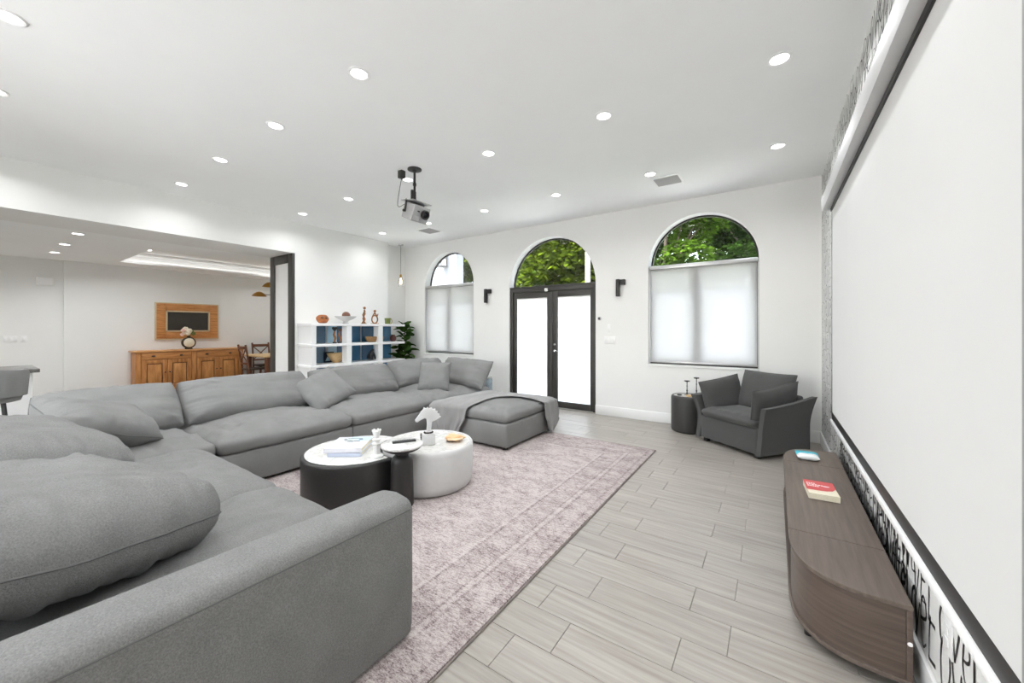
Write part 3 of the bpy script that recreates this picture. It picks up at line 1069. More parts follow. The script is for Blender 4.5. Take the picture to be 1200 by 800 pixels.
# ------------------------------------------------------------------ rug
RX0, RX1, RY0, RY1 = -4.18, -1.078, .40, 4.40
rc = ((RX0 + RX1) / 2, (RY0 + RY1) / 2, 0)
rg = thing('area_rug', rc, 'distressed pale pink and grey area rug under the sofa and coffee tables', 'rug')
obj('rug_field', MB().rbox(RX0 + .008, RX1 - .008, RY0 + .008, RY1 - .008, 0.0005, .011, .003), M_RUG, rg)
eb = MB()
P = [(RX0, RY0), (RX1, RY0), (RX1, RY1), (RX0, RY1)]
for i in range(4):
    a, c = P[i], P[(i + 1) % 4]
    eb.tube([(a[0], a[1], .0055), (c[0], c[1], .0055)], .005, 6)
obj('bound_edge', eb, plain('rug_binding', srgb(134, 124, 120), .95, 0, .1), rg)


# ------------------------------------------------------------------ cushions
def nz(x, y, z=0.0):
    return noise.noise(Vector((x, y, z)))


def pillow(w, h, t, n=40, pinch=.04, round_=.12, q=.55, p=2, wr=.05, seed=0., bottom=1.0, corner=0.0, sag=None):
    """soft cushion in local space, seam in the plane z=0; returns (mesh, seam path)"""
    def P2(u, v):
        x = u * math.sqrt(max(0, 1 - round_ * v * v)) / math.sqrt(1 - round_ * .0)
        y = v * math.sqrt(max(0, 1 - round_ * u * u))
        x *= 1 - pinch * (1 - v * v) * u * u
        y *= 1 - pinch * (1 - u * u) * v * v
        return x * w / 2, y * h / 2

    def Zf(u, v, s):
        a = max(0, 1 - abs(u) ** (2 * p)) * max(0, 1 - abs(v) ** (2 * p))
        mn = 1 - max(abs(u), abs(v)) ** (2 * p)
        a = max(0, a * (1 - corner) + corner * mn)
        z = a ** q * t / 2
        m = 1.0
        eu, ev = abs(u) ** 3, abs(v) ** 3
        m += wr * 2.2 * (eu * nz(v * 7 + seed, u * 1.2, s * 3.1) + ev * nz(u * 7 + seed + 9, v * 1.2, s * 2.3))
        m += wr * 1.2 * nz(u * 2.2 + seed, v * 2.2 + 3.3, seed + s)
        # creases that run out from the corners
        ang = math.atan2(v, u) * 4
        rr = math.hypot(u, v)
        m += wr * .8 * max(0, rr - .45) * nz(ang * 2.3 + seed, rr * 1.1, 5 + s)
        z *= m
        z += wr * t * .10 * nz(u * 9 + seed, v * 3.5, 1.7) * a
        z *= s if s > 0 else s * bottom
        return z
    mb = MB()
    lin = [math.sin(PI / 2 * (2 * i / (n - 1) - 1)) * .55 + .45 * (2 * i / (n - 1) - 1) for i in range(n)]
    idx = {}
    v, f = [], []
    for s in (1, -1):
        for j in range(n):
            for i in range(n):
                edge = i in (0, n - 1) or j in (0, n - 1)
                key = (i, j, 0 if edge else s)
                if key in idx:
                    continue
                x, y = P2(lin[i], lin[j])
                z = 0 if edge else Zf(lin[i], lin[j], s)
                idx[key] = len(v)
                v.append((x, y, z))
    def g(i, j, s):
        return idx[(i, j, 0 if (i in (0, n - 1) or j in (0, n - 1)) else s)]
    for s in (1, -1):
        for j in range(n - 1):
            for i in range(n - 1):
                q4 = (g(i, j, s), g(i + 1, j, s), g(i + 1, j + 1, s), g(i, j + 1, s))
                f.append(q4 if s > 0 else q4[::-1])
    # wavy seam
    path = []
    ring = [(i, 0) for i in range(n - 1)] + [(n - 1, j) for j in range(n - 1)] + [(i, n - 1) for i in range(n - 1, 0, -1)] + [(0, j) for j in range(n - 1, 0, -1)]
    for i, j in ring:
        k = idx[(i, j, 0)]
        dz = wr * t * .35 * nz(v[k][0] * 6 + seed, v[k][1] * 6, 4)
        v[k] = (v[k][0], v[k][1], dz)
        path.append(v[k])
    path.append(path[0])
    if sag:
        v = [sag(p_) for p_ in v]
        path = [sag(p_) for p_ in path]
    mb.v, mb.f = v, f
    return mb, path


def cushion(name, M4, dims, mat, label=None, cat='cushion', group=None, parent=None, seam_r=.004, **k):
    mb, path = pillow(*dims, **k)
    mb.move(M4)
    loc = M4.translation
    if parent is None:
        o = obj(name, mb, mat, at=tuple(loc), angle=80)
        tag(o, label, cat, group)
    else:
        o = obj(name, mb, mat, parent, angle=80)
    if seam_r:
        pt = MB().tube([M4 @ Vector(p_) for p_ in path], seam_r, 6, caps=False)
        sm = obj('seam', pt, M_SEAM, None, at=None)
        # place the seam in the cushion's space
        sm.data.transform(Matrix.Translation(-wloc(o)))
        sm.parent = o
    return o


def place(x, y, z, rx=0, ry=0, rz=0):
    return Matrix.Translation((x, y, z)) @ Euler((R(rx), R(ry), R(rz)), 'XYZ').to_matrix().to_4x4()


def seat_block(w, d, t, n=30, seed=0., crown=.05, soft=.05, wr=.012):
    """seat cushion: boxy sides, rounded edges, crowned top; local origin at centre of the underside"""
    mb = MB()
    N = n
    v, f, idx = [], [], {}
    # outline profile: (inset, height) going up the side then over the top
    side = [(.030, 0), (.012, .012), (.0, .035), (-.004, .55 * t), (.0, .72 * t), (.010, .85 * t), (.03, .95 * t)]
    rp = 128

    def outline(s, inset):
        # rounded rectangle, parameter s in [0,1)
        W_, D_ = w / 2 - inset, d / 2 - inset
        r = max(.02, .055 - inset * .3)
        L1, L2 = 2 * (W_ - r), 2 * (D_ - r)
        arc = PI / 2 * r
        per = 2 * L1 + 2 * L2 + 4 * arc
        q = s * per
        segs = [('l', L1, (-W_ + r, -D_), (1, 0)), ('a', arc, (W_ - r, -D_ + r), -90), ('l', L2, (W_, -D_ + r), (0, 1)), ('a', arc, (W_ - r, D_ - r), 0),
                ('l', L1, (W_ - r, D_), (-1, 0)), ('a', arc, (-W_ + r, D_ - r), 90), ('l', L2, (-W_, D_ - r), (0, -1)), ('a', arc, (-W_ + r, -D_ + r), 180)]
        for k_, L, p_, x_ in segs:
            if q <= L + 1e-9:
                if k_ == 'l':
                    return p_[0] + x_[0] * q, p_[1] + x_[1] * q
                a = R(x_) + q / r
                return p_[0] + r * math.cos(a), p_[1] + r * math.sin(a)
            q -= L
        return segs[0][2]
    rings = []
    for ins, z in side:
        ring = []
        for k_ in range(rp):
            x, y = outline(k_ / rp, ins)
            amp = wr * nz(x * 7 + seed, y * 7, z * 9 + seed)
            ring.append((x * (1 + amp * .6), y * (1 + amp * .6), z))
        rings.append(ring)
    m = 18
    last = rings[-1]
    for j in range(1, m + 1):
        k0 = 1 - j / m
        ring = []
        for (x, y, z) in last:
            a = k0 ** 1.0
            xx, yy = x * a, y * a
            e = max(abs(xx) / (w / 2), abs(yy) / (d / 2))
            zz = t * .95 + t * .05 * min(1, (1 - e) * 6) + crown * (1 - e ** 2.2)
            zz += wr * (.7 * nz(xx * 5 + seed, yy * 5, 2) + 1.2 * nz(xx * 16 + seed, yy * 4, 3) * e ** 2 + 1.2 * nz(xx * 4, yy * 16 + seed, 3) * e ** 2)
            ring.append((xx, yy, zz))
        rings.append(ring)
    for rg_ in rings:
        v += rg_
    for i in range(len(rings) - 1):
        for k_ in range(rp):
            f.append((i * rp + k_, i * rp + (k_ + 1) % rp, (i + 1) * rp + (k_ + 1) % rp, (i + 1) * rp + k_))
    f.append(tuple(range(rp))[::-1])
    mb.v, mb.f = v, f
    return mb


# ------------------------------------------------------------------ sectional sofa
BZ0, BZ1 = .035, .305
sofa = thing('sectional_sofa', (-4.3, 1.2, .011), 'large grey fabric U-shaped sectional sofa filling the left of the room', 'sofa')
FX = -3.70
mods = [  # x0 x1 y0 y1
    (-2.44, -1.50, -.14, 1.11),        # seat beside the arm
    (FX, -2.44, -.14, 1.11),           # next seat of the near run
    (-4.95, FX, -.14, 1.22),           # near corner
    (-4.95, FX, 1.22, 2.43),
    (-4.95, FX, 2.43, 3.63),
    (-4.95, FX, 3.63, 4.84),           # far corner
]
for i, (x0, x1, y0, y1) in enumerate(mods):
    obj('base', MB().rbox(x0 + .004, x1 - .004, y0 + .004, y1 - .004, BZ0, BZ1, .022, 3), M_SOFA if i < 2 else M_SOFA2, sofa)
    for fx in (x0 + .08, x1 - .08):
        for fy in (y0 + .08, y1 - .08):
            obj('foot', MB().lathe([(.02, .0115), (.024, BZ0 + .01)], 10, (fx, fy)), M_BLACK, sofa)
    c = .055 if i not in (2,) else .05
    sb = seat_block(x1 - x0 - .006, y1 - y0 - .002, .125, seed=i * 3.7, crown=.072 if i > 1 else .06, wr=.036 if i > 1 else .02)
    sb.move(Matrix.Translation(((x0 + x1) / 2 + (.012 if i > 2 else 0), (y0 + y1) / 2 + (.012 if i < 2 else 0), BZ1 + .002)))
    obj('seat_cushion', sb, M_SOFA if i < 2 else M_SOFA2, sofa, angle=80)


# arm: slab whose top rises slightly towards the back, soft rounded top
def arm_mesh():
    mb = MB()
    y_f, y_b = 1.145, -.40
    x0, x1 = -1.505, -1.292
    n, prof = 30, []
    def sect(yq):
        u = (y_f - yq) / (y_f - y_b)
        zt = .618 + .014 * min(1, u * 1.35)
        r = .045
        pts = [(x1 - .008, BZ0), (x1, BZ0 + .03), (x1 + .006, .25), (x1 + .004, zt - .06)]
        for k in range(7):
            a = PI / 2 * k / 6
            pts.append((x1 - r + r * math.cos(a) + .004 * (1 - k / 6), zt - r + r * math.sin(a)))
        pts.append(((x0 + x1) / 2, zt + .008))
        for k in range(7):
            a = PI / 2 + PI / 2 * k / 6
            pts.append((x0 + r + r * math.cos(a), zt - r + r * math.sin(a)))
        pts += [(x0, .25), (x0, BZ0)]
        return pts
    ys = [y_f, y_f - .004, y_f - .016, y_f - .035, y_f - .06] + [y_f - .06 - (y_f - .06 - y_b) * i / 24 for i in range(1, 25)]
    shr = [.035, .018, .007, .0015, 0] + [0] * 24
    secs = []
    for yq, s_ in zip(ys, shr):
        pts = sect(yq)
        cx_ = (x0 + x1) / 2
        zt = max(p[1] for p in pts)
        out = []
        for (x, z) in pts:
            xx = cx_ + (x - cx_) * (1 - s_ / .107)
            zz = z if z < BZ0 + .02 else z - s_ * (z - BZ0) / (zt - BZ0)
            out.append((xx, yq, zz))
        secs.append(out)
    m = len(secs[0])
    v = [p for s_ in secs for p in s_]
    f = [(i * m + k, i * m + (k + 1) % m, (i + 1) * m + (k + 1) % m, (i + 1) * m + k) for i in range(len(secs) - 1) for k in range(m)]
    f += [tuple(range(m)), tuple((len(secs) - 1) * m + k for k in range(m))[::-1]]
    seam = [(x1 + .0035, yq, .618 + .014 * min(1, (y_f - yq) / (y_f - y_b) * 1.35) - .043) for yq in ys[3:]]
    return mb.add(v, f), seam


am, seam = arm_mesh()
arm = obj('armrest', am, M_SOFA, sofa, angle=60)
obj('arm_seam', MB().tube(seam, .0028, 6), M_SEAM, arm)
# back frames
obj('backrest', MB().rbox(-1.505 + .0, -5.14, -.40, -.16, BZ0, .60, .05, 3) if False else MB().rbox(-4.96, -1.51, -.38, -.16, BZ0, .585, .05, 3), M_SOFA, sofa)
obj('backrest', MB().rbox(-5.17, -4.965, -.38, 4.86, BZ0, .56, .05, 3), M_SOFA2, sofa)
obj('backrest', MB().rbox(-5.17, -3.96, 4.865, 5.06, BZ0, .56, .05, 3), M_SOFA2, sofa)

# back cushions
BG = 'loose back cushions of the sectional sofa'
cushion('back_cushion', place(-2.20, .16, .655, -8, 1, 17), (1.02, .80, .35), M_SOFA, 'big rumpled grey back cushion lying nearest the camera beside the sofa arm', group=BG, n=72, round_=.22, pinch=.0, wr=.13, seed=1.3, q=.46, corner=.8)
cushion('back_cushion', place(-3.44, .17, .655, -12, 5, 14), (1.02, .80, .36), M_SOFA, 'grey back cushion at the left edge, second from the sofa arm', group=BG, n=56, round_=.22, pinch=.0, wr=.12, seed=4.1, q=.48, corner=.7)
cushion('back_cushion', place(-4.66, .79, .635, 0, 47, 0), (.50, .90, .27), M_SOFA2, 'grey back cushion in the near corner behind the tilted throw pillow', group=BG, n=44, round_=.10, pinch=.0, wr=.09, seed=6.1, corner=.6)
cushion('back_cushion', place(-4.66, 1.85, .635, 0, 47, 0), (.50, 1.25, .27), M_SOFA2, 'long grey back cushion in front of the wooden sideboard', group=BG, n=44, round_=.10, pinch=.0, wr=.09, seed=7.4, corner=.6)
cushion('back_cushion', place(-4.66, 3.10, .635, 0, 47, 0), (.50, 1.22, .27), M_SOFA2, 'grey back cushion in front of the bookshelf, right of the tilted pillow', group=BG, n=44, round_=.12, pinch=.0, wr=.09, seed=8.8, corner=.6)
cushion('back_cushion', place(-4.70, 4.25, .65, 0, 52, -6), (.50, 1.05, .26), M_SOFA2, 'grey back cushion in the far corner left of the square pillow', group=BG, n=40, round_=.12, pinch=.0, wr=.09, seed=9.5, corner=.5)
cushion('back_cushion', place(-4.06, 4.60, .655, 55, 2, 0), (.98, .50, .26), M_SOFA2, 'grey back cushion at the far end, right of the square pillow', group=BG, n=40, round_=.06, pinch=.05, wr=.12, seed=11.5)
TG = 'grey throw pillows on the sofa'
cushion('throw_pillow', place(-4.02, .62, .675, -20, 20, 12), (.46, .62, .24), M_SOFA2, 'wrinkled grey throw pillow slumped in the near sofa corner', 'pillow', TG, n=44, round_=.06, pinch=.05, wr=.16, seed=13., corner=.4)
cushion('throw_pillow', place(-4.43, 2.52, .625, 4, 44, -20) @ Matrix.Rotation(R(30), 4, 'Z'), (.52, .52, .18), M_SOFA2, 'tilted square grey throw pillow between two long back cushions', 'pillow', TG, n=40, round_=.03, pinch=.05, wr=.09, seed=15., corner=.3)
cushion('throw_pillow', place(-4.08, 3.98, .655, 66, 0, 32), (.46, .44, .16), M_SOFA2, 'upright square grey throw pillow in the far sofa corner', 'pillow', TG, n=36, round_=.02, pinch=.05, wr=.07, seed=17., corner=.2)

# ------------------------------------------------------------------ ottoman with blanket
OX0, OX1, OY0, OY1 = -3.52, -2.405, 3.42, 4.50
ott = thing('ottoman', ((OX0 + OX1) / 2, (OY0 + OY1) / 2, .011), 'square grey ottoman at the far end with a throw draped over it', 'ottoman')
obj('base', MB().rbox(OX0, OX1, OY0, OY1, .04, .30, .022, 3), M_SOFA2, ott)
for fx in (OX0 + .05, OX1 - .05):
    for fy in (OY0 + .05, OY1 - .05):
        obj('foot', MB().box(fx - .02, fx + .02, fy - .02, fy + .02, .0115, .045), M_BLACK, ott)
OC = .115
sb = seat_block(OX1 - OX0 - .004, OY1 - OY0 - .004, OC, seed=33, crown=.055, wr=.02)
sb.move(Matrix.Translation(((OX0 + OX1) / 2, (OY0 + OY1) / 2, .303)))
obj('seat_cushion', sb, M_SOFA2, ott, angle=80)


def ott_top(x, y):
    w, d = OX1 - OX0, OY1 - OY0
    e = max(abs(x - (OX0 + OX1) / 2) / (w / 2), abs(y - (OY0 + OY1) / 2) / (d / 2))
    e = min(1, e)
    return .303 + OC * .95 + OC * .05 * min(1, (1 - e) * 6) + .055 * (1 - e ** 2.2)


def drape(x, y, lift):
    """unfolded cloth position to its draped one"""
    ex0, ex1, ey0, ey1 = OX0 - .006, OX1 + .012, OY0 - .012, OY1 + .012
    dx = max(0, x - ex1); dxl = max(0, ex0 - x); dy = max(0, ey0 - y); dyh = max(0, y - ey1)
    px_, py_ = min(max(x, ex0), ex1), min(max(y, ey0), ey1)
    z = ott_top(px_, py_) + .010 + lift
    drop = dx + dy + dyh + dxl
    if drop > 0:
        fl = min(.05, drop * .22)
        if dx: px_ += .012 + fl * .5 + lift * 1.2
        if dy: py_ -= .012 + fl * .5 + lift * 1.2
        if dyh: py_ += .012
        if dxl: px_ -= .01
        z = ott_top(min(max(x, ex0), ex1), min(max(y, ey0), ey1)) - max(0, drop - .01) + .008
    return (px_, py_, max(.02, z))


def blanket():
    cl = [(-3.27, 2.98), (-3.30, 3.25), (-3.30, 3.60), (-3.20, 3.95), (-2.98, 4.24), (-2.70, 4.37), (-2.40, 4.40), (-2.16, 4.34), (-2.03, 4.28)]
    hw = [.14, .34, .40, .36, .31, .27, .23, .17, .03]
    n = 90
    P_ = smooth_path(cl, 12)
    m = 44
    def at(q):
        k = q * (len(P_) - 1); i = min(int(k), len(P_) - 2); fr_ = k - i
        p_ = P_[i].lerp(P_[i + 1], fr_)
        t_ = (P_[i + 1] - P_[i]).normalized()
        h = q * (len(hw) - 1); j = min(int(h), len(hw) - 2)
        return p_, t_, hw[j] + (hw[j + 1] - hw[j]) * (h - j)
    v = []
    def fn(u, w_):
        p_, t_, hh = at(u)
        nn = Vector((t_.y, -t_.x, 0))        # towards the near corner
        s_ = (w_ - .5) * 2
        q = p_ + nn * s_ * hh
        ends = abs(u - .5) * 2
        fold = (.5 + .5 * math.sin(s_ * 15 + 2.0 * nz(u * 3, s_ * 2, 7) * 3)) * (.004 + .022 * ends ** 1.5) + .006 * (1 + nz(u * 9, s_ * 5, 2))
        if abs(s_) > .93:
            fold = .012
        return drape(q.x, q.y, fold)
    mb = MB().grid(fn, n, m)
    return mb


bl = obj('throw_blanket', blanket(), M_THROW, at=(-3.0, 4.2, .48), angle=80)
so = bl.modifiers.new('thickness', 'SOLIDIFY'); so.thickness = .008; so.offset = 1
tag(bl, 'soft grey throw blanket draped across the ottoman, hanging at both sides', 'blanket')

# ------------------------------------------------------------------ coffee tables
WC, WR_ = (-2.50, 2.37), .385
BC, BR_ = (-2.90, 1.94), .425


def disc_poly(c, r, n=64, cut=None):
    out = []
    for k in range(n):
        a = 2 * PI * k / n
        x, y = c[0] + r * math.cos(a), c[1] + r * math.sin(a)
        if cut:
            dx, dy = x - cut[0], y - cut[1]
            d = math.hypot(dx, dy)
            if d < cut[2]:
                x, y = cut[0] + dx / d * cut[2], cut[1] + dy / d * cut[2]
        out.append((x, y))
    return out


t = thing('coffee_table', (WC[0], WC[1], .012), 'taller round white coffee table with a horse planter on top', 'coffee table', 'nesting coffee tables')
obj('table_drum', MB().lathe([(.30, .0125), (WR_ - .045, .0125), (WR_ - .02, .03), (WR_ - .006, .08), (WR_, .18), (WR_, .33), (WR_ - .003, .355), (WR_ - .012, .366), (WR_ - .024, .37), (WR_ - .03, .362), (.1, .358)], 72, WC), M_PLASTER, t)
obj('marble_top', MB().lathe([(.001, .3585), (WR_ - .032, .3585), (WR_ - .032, .365), (.001, .3655)], 64, WC), M_MARBLE, t)
cut = (WC[0], WC[1], WR_ + .012)
t = thing('coffee_table', (BC[0], BC[1], .012), 'lower black-sided coffee table with white marble top and two books', 'coffee table', 'nesting coffee tables')
dr = MB().prism(disc_poly(BC, BR_, 96, cut), .0125, .335, .018, 3)
obj('table_drum', dr, M_BLKTABLE, t)
obj('marble_top', MB().prism(disc_poly(BC, BR_ - .028, 96, (cut[0], cut[1], cut[2] + .028)), .3352, .341, .002, 1), M_MARBLE, t)
SC = (-2.335, 1.94)
t = thing('side_table', (SC[0], SC[1], .012), 'small black pedestal table with round white top between the coffee tables', 'side table')
obj('pedestal', MB().lathe([(.084, .0125), (.087, .018), (.088, .03), (.086, .10), (.083, .22), (.081, .34), (.076, .368), (.062, .385), (.052, .395), (.052, .405), (.075, .418), (.115, .432), (.138, .445), (.142, .452), (.10, .455)], 48, SC), M_BLKTABLE, t)
obj('tabletop', MB().lathe([(.001, .4555), (.140, .4555), (.153, .46), (.158, .468), (.155, .478), (.146, .482), (.001, .483)], 56, SC), M_MARBLE, t)
# remote on the small table
t = thing('remote_control', (SC[0], SC[1], .484), 'flat black remote control on the small white round tabletop', 'remote control')
rm = Matrix.Translation((SC[0] + .0, SC[1] + .02, .484)) @ Matrix.Rotation(R(57), 4, 'Z')
obj('remote_body', MB().rbox(-.088, .088, -.02, .02, 0, .014, .005).move(rm), plain('remote_black', srgb(52, 52, 52), .4), t)
bt = MB()
for i in range(7):
    for j in (-1, 0, 1):
        bt.rbox(-.06 + i * .017 - .0045, -.06 + i * .017 + .0045, j * .011 - .003, j * .011 + .003, .0135, .0158, .001, 1)
obj('buttons', bt.move(rm), plain('button_grey', srgb(92, 92, 92), .5), t)

# horse planter on the white table
HP = Vector((-2.435, 2.30, .3657))
t = thing('horse_sculpture', tuple(HP), 'white horse head sculpture on a small white cube block', 'sculpture')
HM = Matrix.Translation(HP) @ Matrix.Rotation(R(58), 4, 'Z')
obj('cube_block', MB().rbox(-.05, .05, -.045, .045, 0, .095, .006).move(HM), M_PLASTER, t)
hs = [(-.012, .0), (.02, .0), (.026, .045), (.03, .075), (.055, .083), (.10, .108), (.082, .122), (.09, .128), (.066, .142), (.074, .152), (.05, .160), (.056, .172), (.032, .172), (.028, .184), (.008, .180), (-.002, .190), (-.014, .180), (-.032, .192), (-.036, .176), (-.05, .162), (-.062, .145), (-.078, .122), (-.096, .10), (-.094, .086), (-.082, .08), (-.066, .09), (-.046, .10), (-.026, .108), (-.012, .098), (-.008, .06)]
hmx = MB().prism([(a * 1.12, q * 1.1) for a, q in hs], -.012, .012, .004, 2, HM @ Matrix.Translation((0, 0, .108)) @ Matrix.Rotation(R(90), 4, 'X'))
obj('horse_head', hmx, M_PLASTER, t)
obj('neck_base', MB().rbox(-.022, .03, -.02, .02, .095, .112, .004).move(HM), M_PLASTER, t)
t = thing('bead_string', tuple(HP), 'string of dark brown beads draped over the white cube block', 'beads')
for k in range(30):
    if k < 20:
        a = 2 * PI * k / 20
        p_ = HM @ Vector((.004 + .034 * math.cos(a), .026 * math.sin(a), .1025))
    elif k < 26:
        p_ = HM @ Vector((-.0575, .01, .09 - (k - 20) * .0155))
    else:
        q = k - 26
        p_ = HP + Vector((.085 + .012 * (q % 2), .145 + .013 * (q // 2), .0085))
    obj('bead', MB().ball(p_, .0072, n=8, m=6), plain('dark_bead', srgb(48, 34, 28), .3) if k == 0 else bpy.data.materials['dark_bead'], t)

# conch shell
SHP = Vector((-2.315, 2.50, .366))
t = thing('conch_shell', tuple(SHP), 'peach coloured conch shell lying on the white coffee table', 'shell')
M_SHELL = plain('shell', srgb(226, 186, 140), .4, 0, .12, scale=25)
shm = MB()
def shell_fn(u, v):
    a = 2 * PI * u
    r = .046 * (math.sin(PI * min(1, v * 1.02 + .04)) ** .75) * (1 - .45 * v) * (1 + .09 * math.sin(a * 3 + v * 14))
    return ((v - .42) * .2, r * math.cos(a) * 1.15, max(.001, .034 * (1 - .3 * v) + r * math.sin(a) * .85))
shm.grid(shell_fn, 28, 26, True)
obj('whorl', shm.move(Matrix.Translation(SHP) @ Matrix.Rotation(R(52), 4, 'Z')), M_SHELL, t)
lip = MB().grid(lambda u, v: ((u - .5) * .13, -.035 - .04 * math.sin(PI * u) * v, .012 + .028 * v * (1 - v) * 2 + .01 * v), 16, 6)
lo_ = obj('shell_lip', lip.move(Matrix.Translation(SHP) @ Matrix.Rotation(R(52), 4, 'Z')), plain('shell_lip', srgb(236, 208, 172), .35, 0, .06), t)
lo_.modifiers.new('thickness', 'SOLIDIFY').thickness = .006
sp = MB()
for k in range(5):
    a = R(52) + k * .5
    b0 = SHP + Matrix.Rotation(R(52), 3, 'Z') @ Vector((-.045 + k * .012, .018, .05))
    sp.tube([b0, b0 + Vector((-.01, .004, .016))], [.007, .001], 6)
obj('spines', sp, M_SHELL, t)

# chess-piece ornament of clear-white glass on the black table
CP = (-2.59, 1.90)
t = thing('turned_ornament', (CP[0], CP[1], .341), 'white turned chess-piece ornament beside the small pedestal table', 'ornament')
M_ALAB = plain('alabaster', srgb(232, 232, 230), .25, 0, .05, scale=20)
z0 = .3412
obj('turned_body', MB().lathe([(.05, z0), (.052, z0 + .008), (.048, z0 + .016), (.030, z0 + .026), (.026, z0 + .06), (.024, z0 + .095), (.036, z0 + .102), (.036, z0 + .110), (.022, z0 + .118), (.022, z0 + .126), (.034, z0 + .134), (.034, z0 + .142), (.020, z0 + .150), (.022, z0 + .165), (.030, z0 + .185), (.033, z0 + .205), (.028, z0 + .207), (.022, z0 + .196), (.001, z0 + .194)], 28, CP), M_ALAB, t)
cr = MB()
for k in range(6):
    a = 2 * PI * k / 6
    cr.rbox(CP[0] + .028 * math.cos(a) - .006, CP[0] + .028 * math.cos(a) + .006, CP[1] + .028 * math.sin(a) - .006, CP[1] + .028 * math.sin(a) + .006, z0 + .20, z0 + .216, .002)
obj('crenels', cr, M_ALAB, t)


# books on the black table
def book(name, M4, w, d, h, cover, label, spine='x0', cat='book', group=None, page=M_PAGES):
    """w: across (x), d: y; spine on the -y side"""
    t = thing(name, tuple(M4.translation), label, cat, group)
    c = MB().rbox(-w / 2, w / 2, -d / 2, d / 2, h - .004, h, .001).rbox(-w / 2, w / 2, -d / 2, d / 2, 0, .004, .001)
    c.rbox(-w / 2, w / 2, -d / 2, -d / 2 + .004, .0, h, .001)
    obj('cover', c.move(M4), cover, t)
    obj('pages', MB().box(-w / 2 + .004, w / 2 - .004, -d / 2 + .0045, d / 2 - .004, .0045, h - .0045).move(M4), page, t)
    return t


BB = Matrix.Translation((-2.90, 1.875, .3415)) @ Matrix.Rotation(R(36), 4, 'Z')
CG = 'coffee-table books'
M_BLUEWHITE = plain('pale_blue_cover', srgb(196, 204, 222), .35, 0, .05, scale=8)
book('coffee_table_book', BB @ Matrix.Translation((.012, -.012, 0)), .26, .30, .030, M_BLUEWHITE, 'pale blue coffee-table book underneath another book on the black table', group=CG)
tb = book('coffee_table_book', BB @ Matrix.Translation((-.006, .002, .031)) @ Matrix.Rotation(R(2), 4, 'Z'), .29, .33, .034, plain('white_cover', srgb(226, 226, 232), .3, 0, .03), 'large white picture book lying on top of the pale blue book', group=CG)
B2 = BB @ Matrix.Translation((-.006, .002, .031 + .0342)) @ Matrix.Rotation(R(2), 4, 'Z')
obj('cover_picture', MB().box(-.03, .144, .045, .164, 0, .0006).move(B2), plain('cover_sky', srgb(190, 208, 226), .3, 0, .06, scale=10), tb)
cp = MB()
for (a0, a1, c0, c1) in [(-.03, .02, .02, .04), (-.06, .0, .05, .062), (-.05, .07, .105, .118), (.02, .07, .03, .05), (.05, .08, .075, .1), (-.075, -.05, .075, .1)]:
    cp.box(a0, a1, c0, c1, .0006, .0012)
obj('cover_figure', cp.move(B2), plain('cover_dark', srgb(92, 112, 118), .35, 0, .25, scale=60), tb)
obj('cover_figure', MB().prism(disc_poly((.0, .075), .045, 20), .0004, .001, tf=B2), plain('cover_white', srgb(214, 222, 222), .35, 0, .08, scale=60), tb)

# ------------------------------------------------------------------ media console
con = thing('media_console', (.24, 3.0, 0), 'low grey-brown wooden media console with rounded ends under the screen', 'console')
CXF, CXB, CTOP = .060, .418, .340
CY0, CY1, CY2, CY3 = 1.970, 2.400, 3.625, 4.075


def curve_end(y_in, y_out, inset=0, n=20):
    """from front at y_in round to the back at y_out"""
    out = []
    for k in range(n + 1):
        a = PI / 2 * k / n
        out.append((CXB - .018 - (CXB - .018 - CXF - inset) * math.cos(a) ** .667, y_in + (y_out - y_in) * math.sin(a) ** .667 * (1 - inset / .45)))
    return out


ne = curve_end(CY1, CY0)
fe_ = curve_end(CY2, CY3)
g = .0025
obj('top_panel', MB().prism([(CXB, CY1 - g)] + [(CXF, CY1 - g)] + ne[1:] + [(CXB, CY0)], CTOP - .018, CTOP, .002, 1), M_CONSOLE, con)
obj('top_panel', MB().prism([(CXB, CY1 + g), (CXB, CY2 - g), (CXF, CY2 - g), (CXF, CY1 + g)], CTOP - .018, CTOP, .002, 1), M_CONSOLE, con)
obj('top_panel', MB().prism([(CXF, CY2 + g), (CXB, CY2 + g), (CXB, CY3)] + fe_[1:][::-1], CTOP - .018, CTOP, .002, 1), M_CONSOLE, con)


def curved_wall(path, z0, z1, th, mb):
    n = len(path)
    v = []
    for i, (x, y) in enumerate(path):
        a = path[max(0, i - 1)]; c = path[min(n - 1, i + 1)]
        tx, ty = c[0] - a[0], c[1] - a[1]
        L = math.hypot(tx, ty)
        nx, ny = -ty / L, tx / L
        # inward is towards the console's centre
        if nx * (.30 - x) + ny * (3.0 - y) < 0:
            nx, ny = -nx, -ny
        v += [(x, y, z0), (x, y, z1), (x + nx * th, y + ny * th, z1), (x + nx * th, y + ny * th, z0)]
    f = [(i * 4 + k, i * 4 + (k + 1) % 4, i * 4 + 4 + (k + 1) % 4, i * 4 + 4 + k) for i in range(n - 1) for k in range(4)]
    f += [(0, 1, 2, 3), ((n - 1) * 4 + 3, (n - 1) * 4 + 2, (n - 1) * 4 + 1, (n - 1) * 4)]
    return mb.add(v, f)


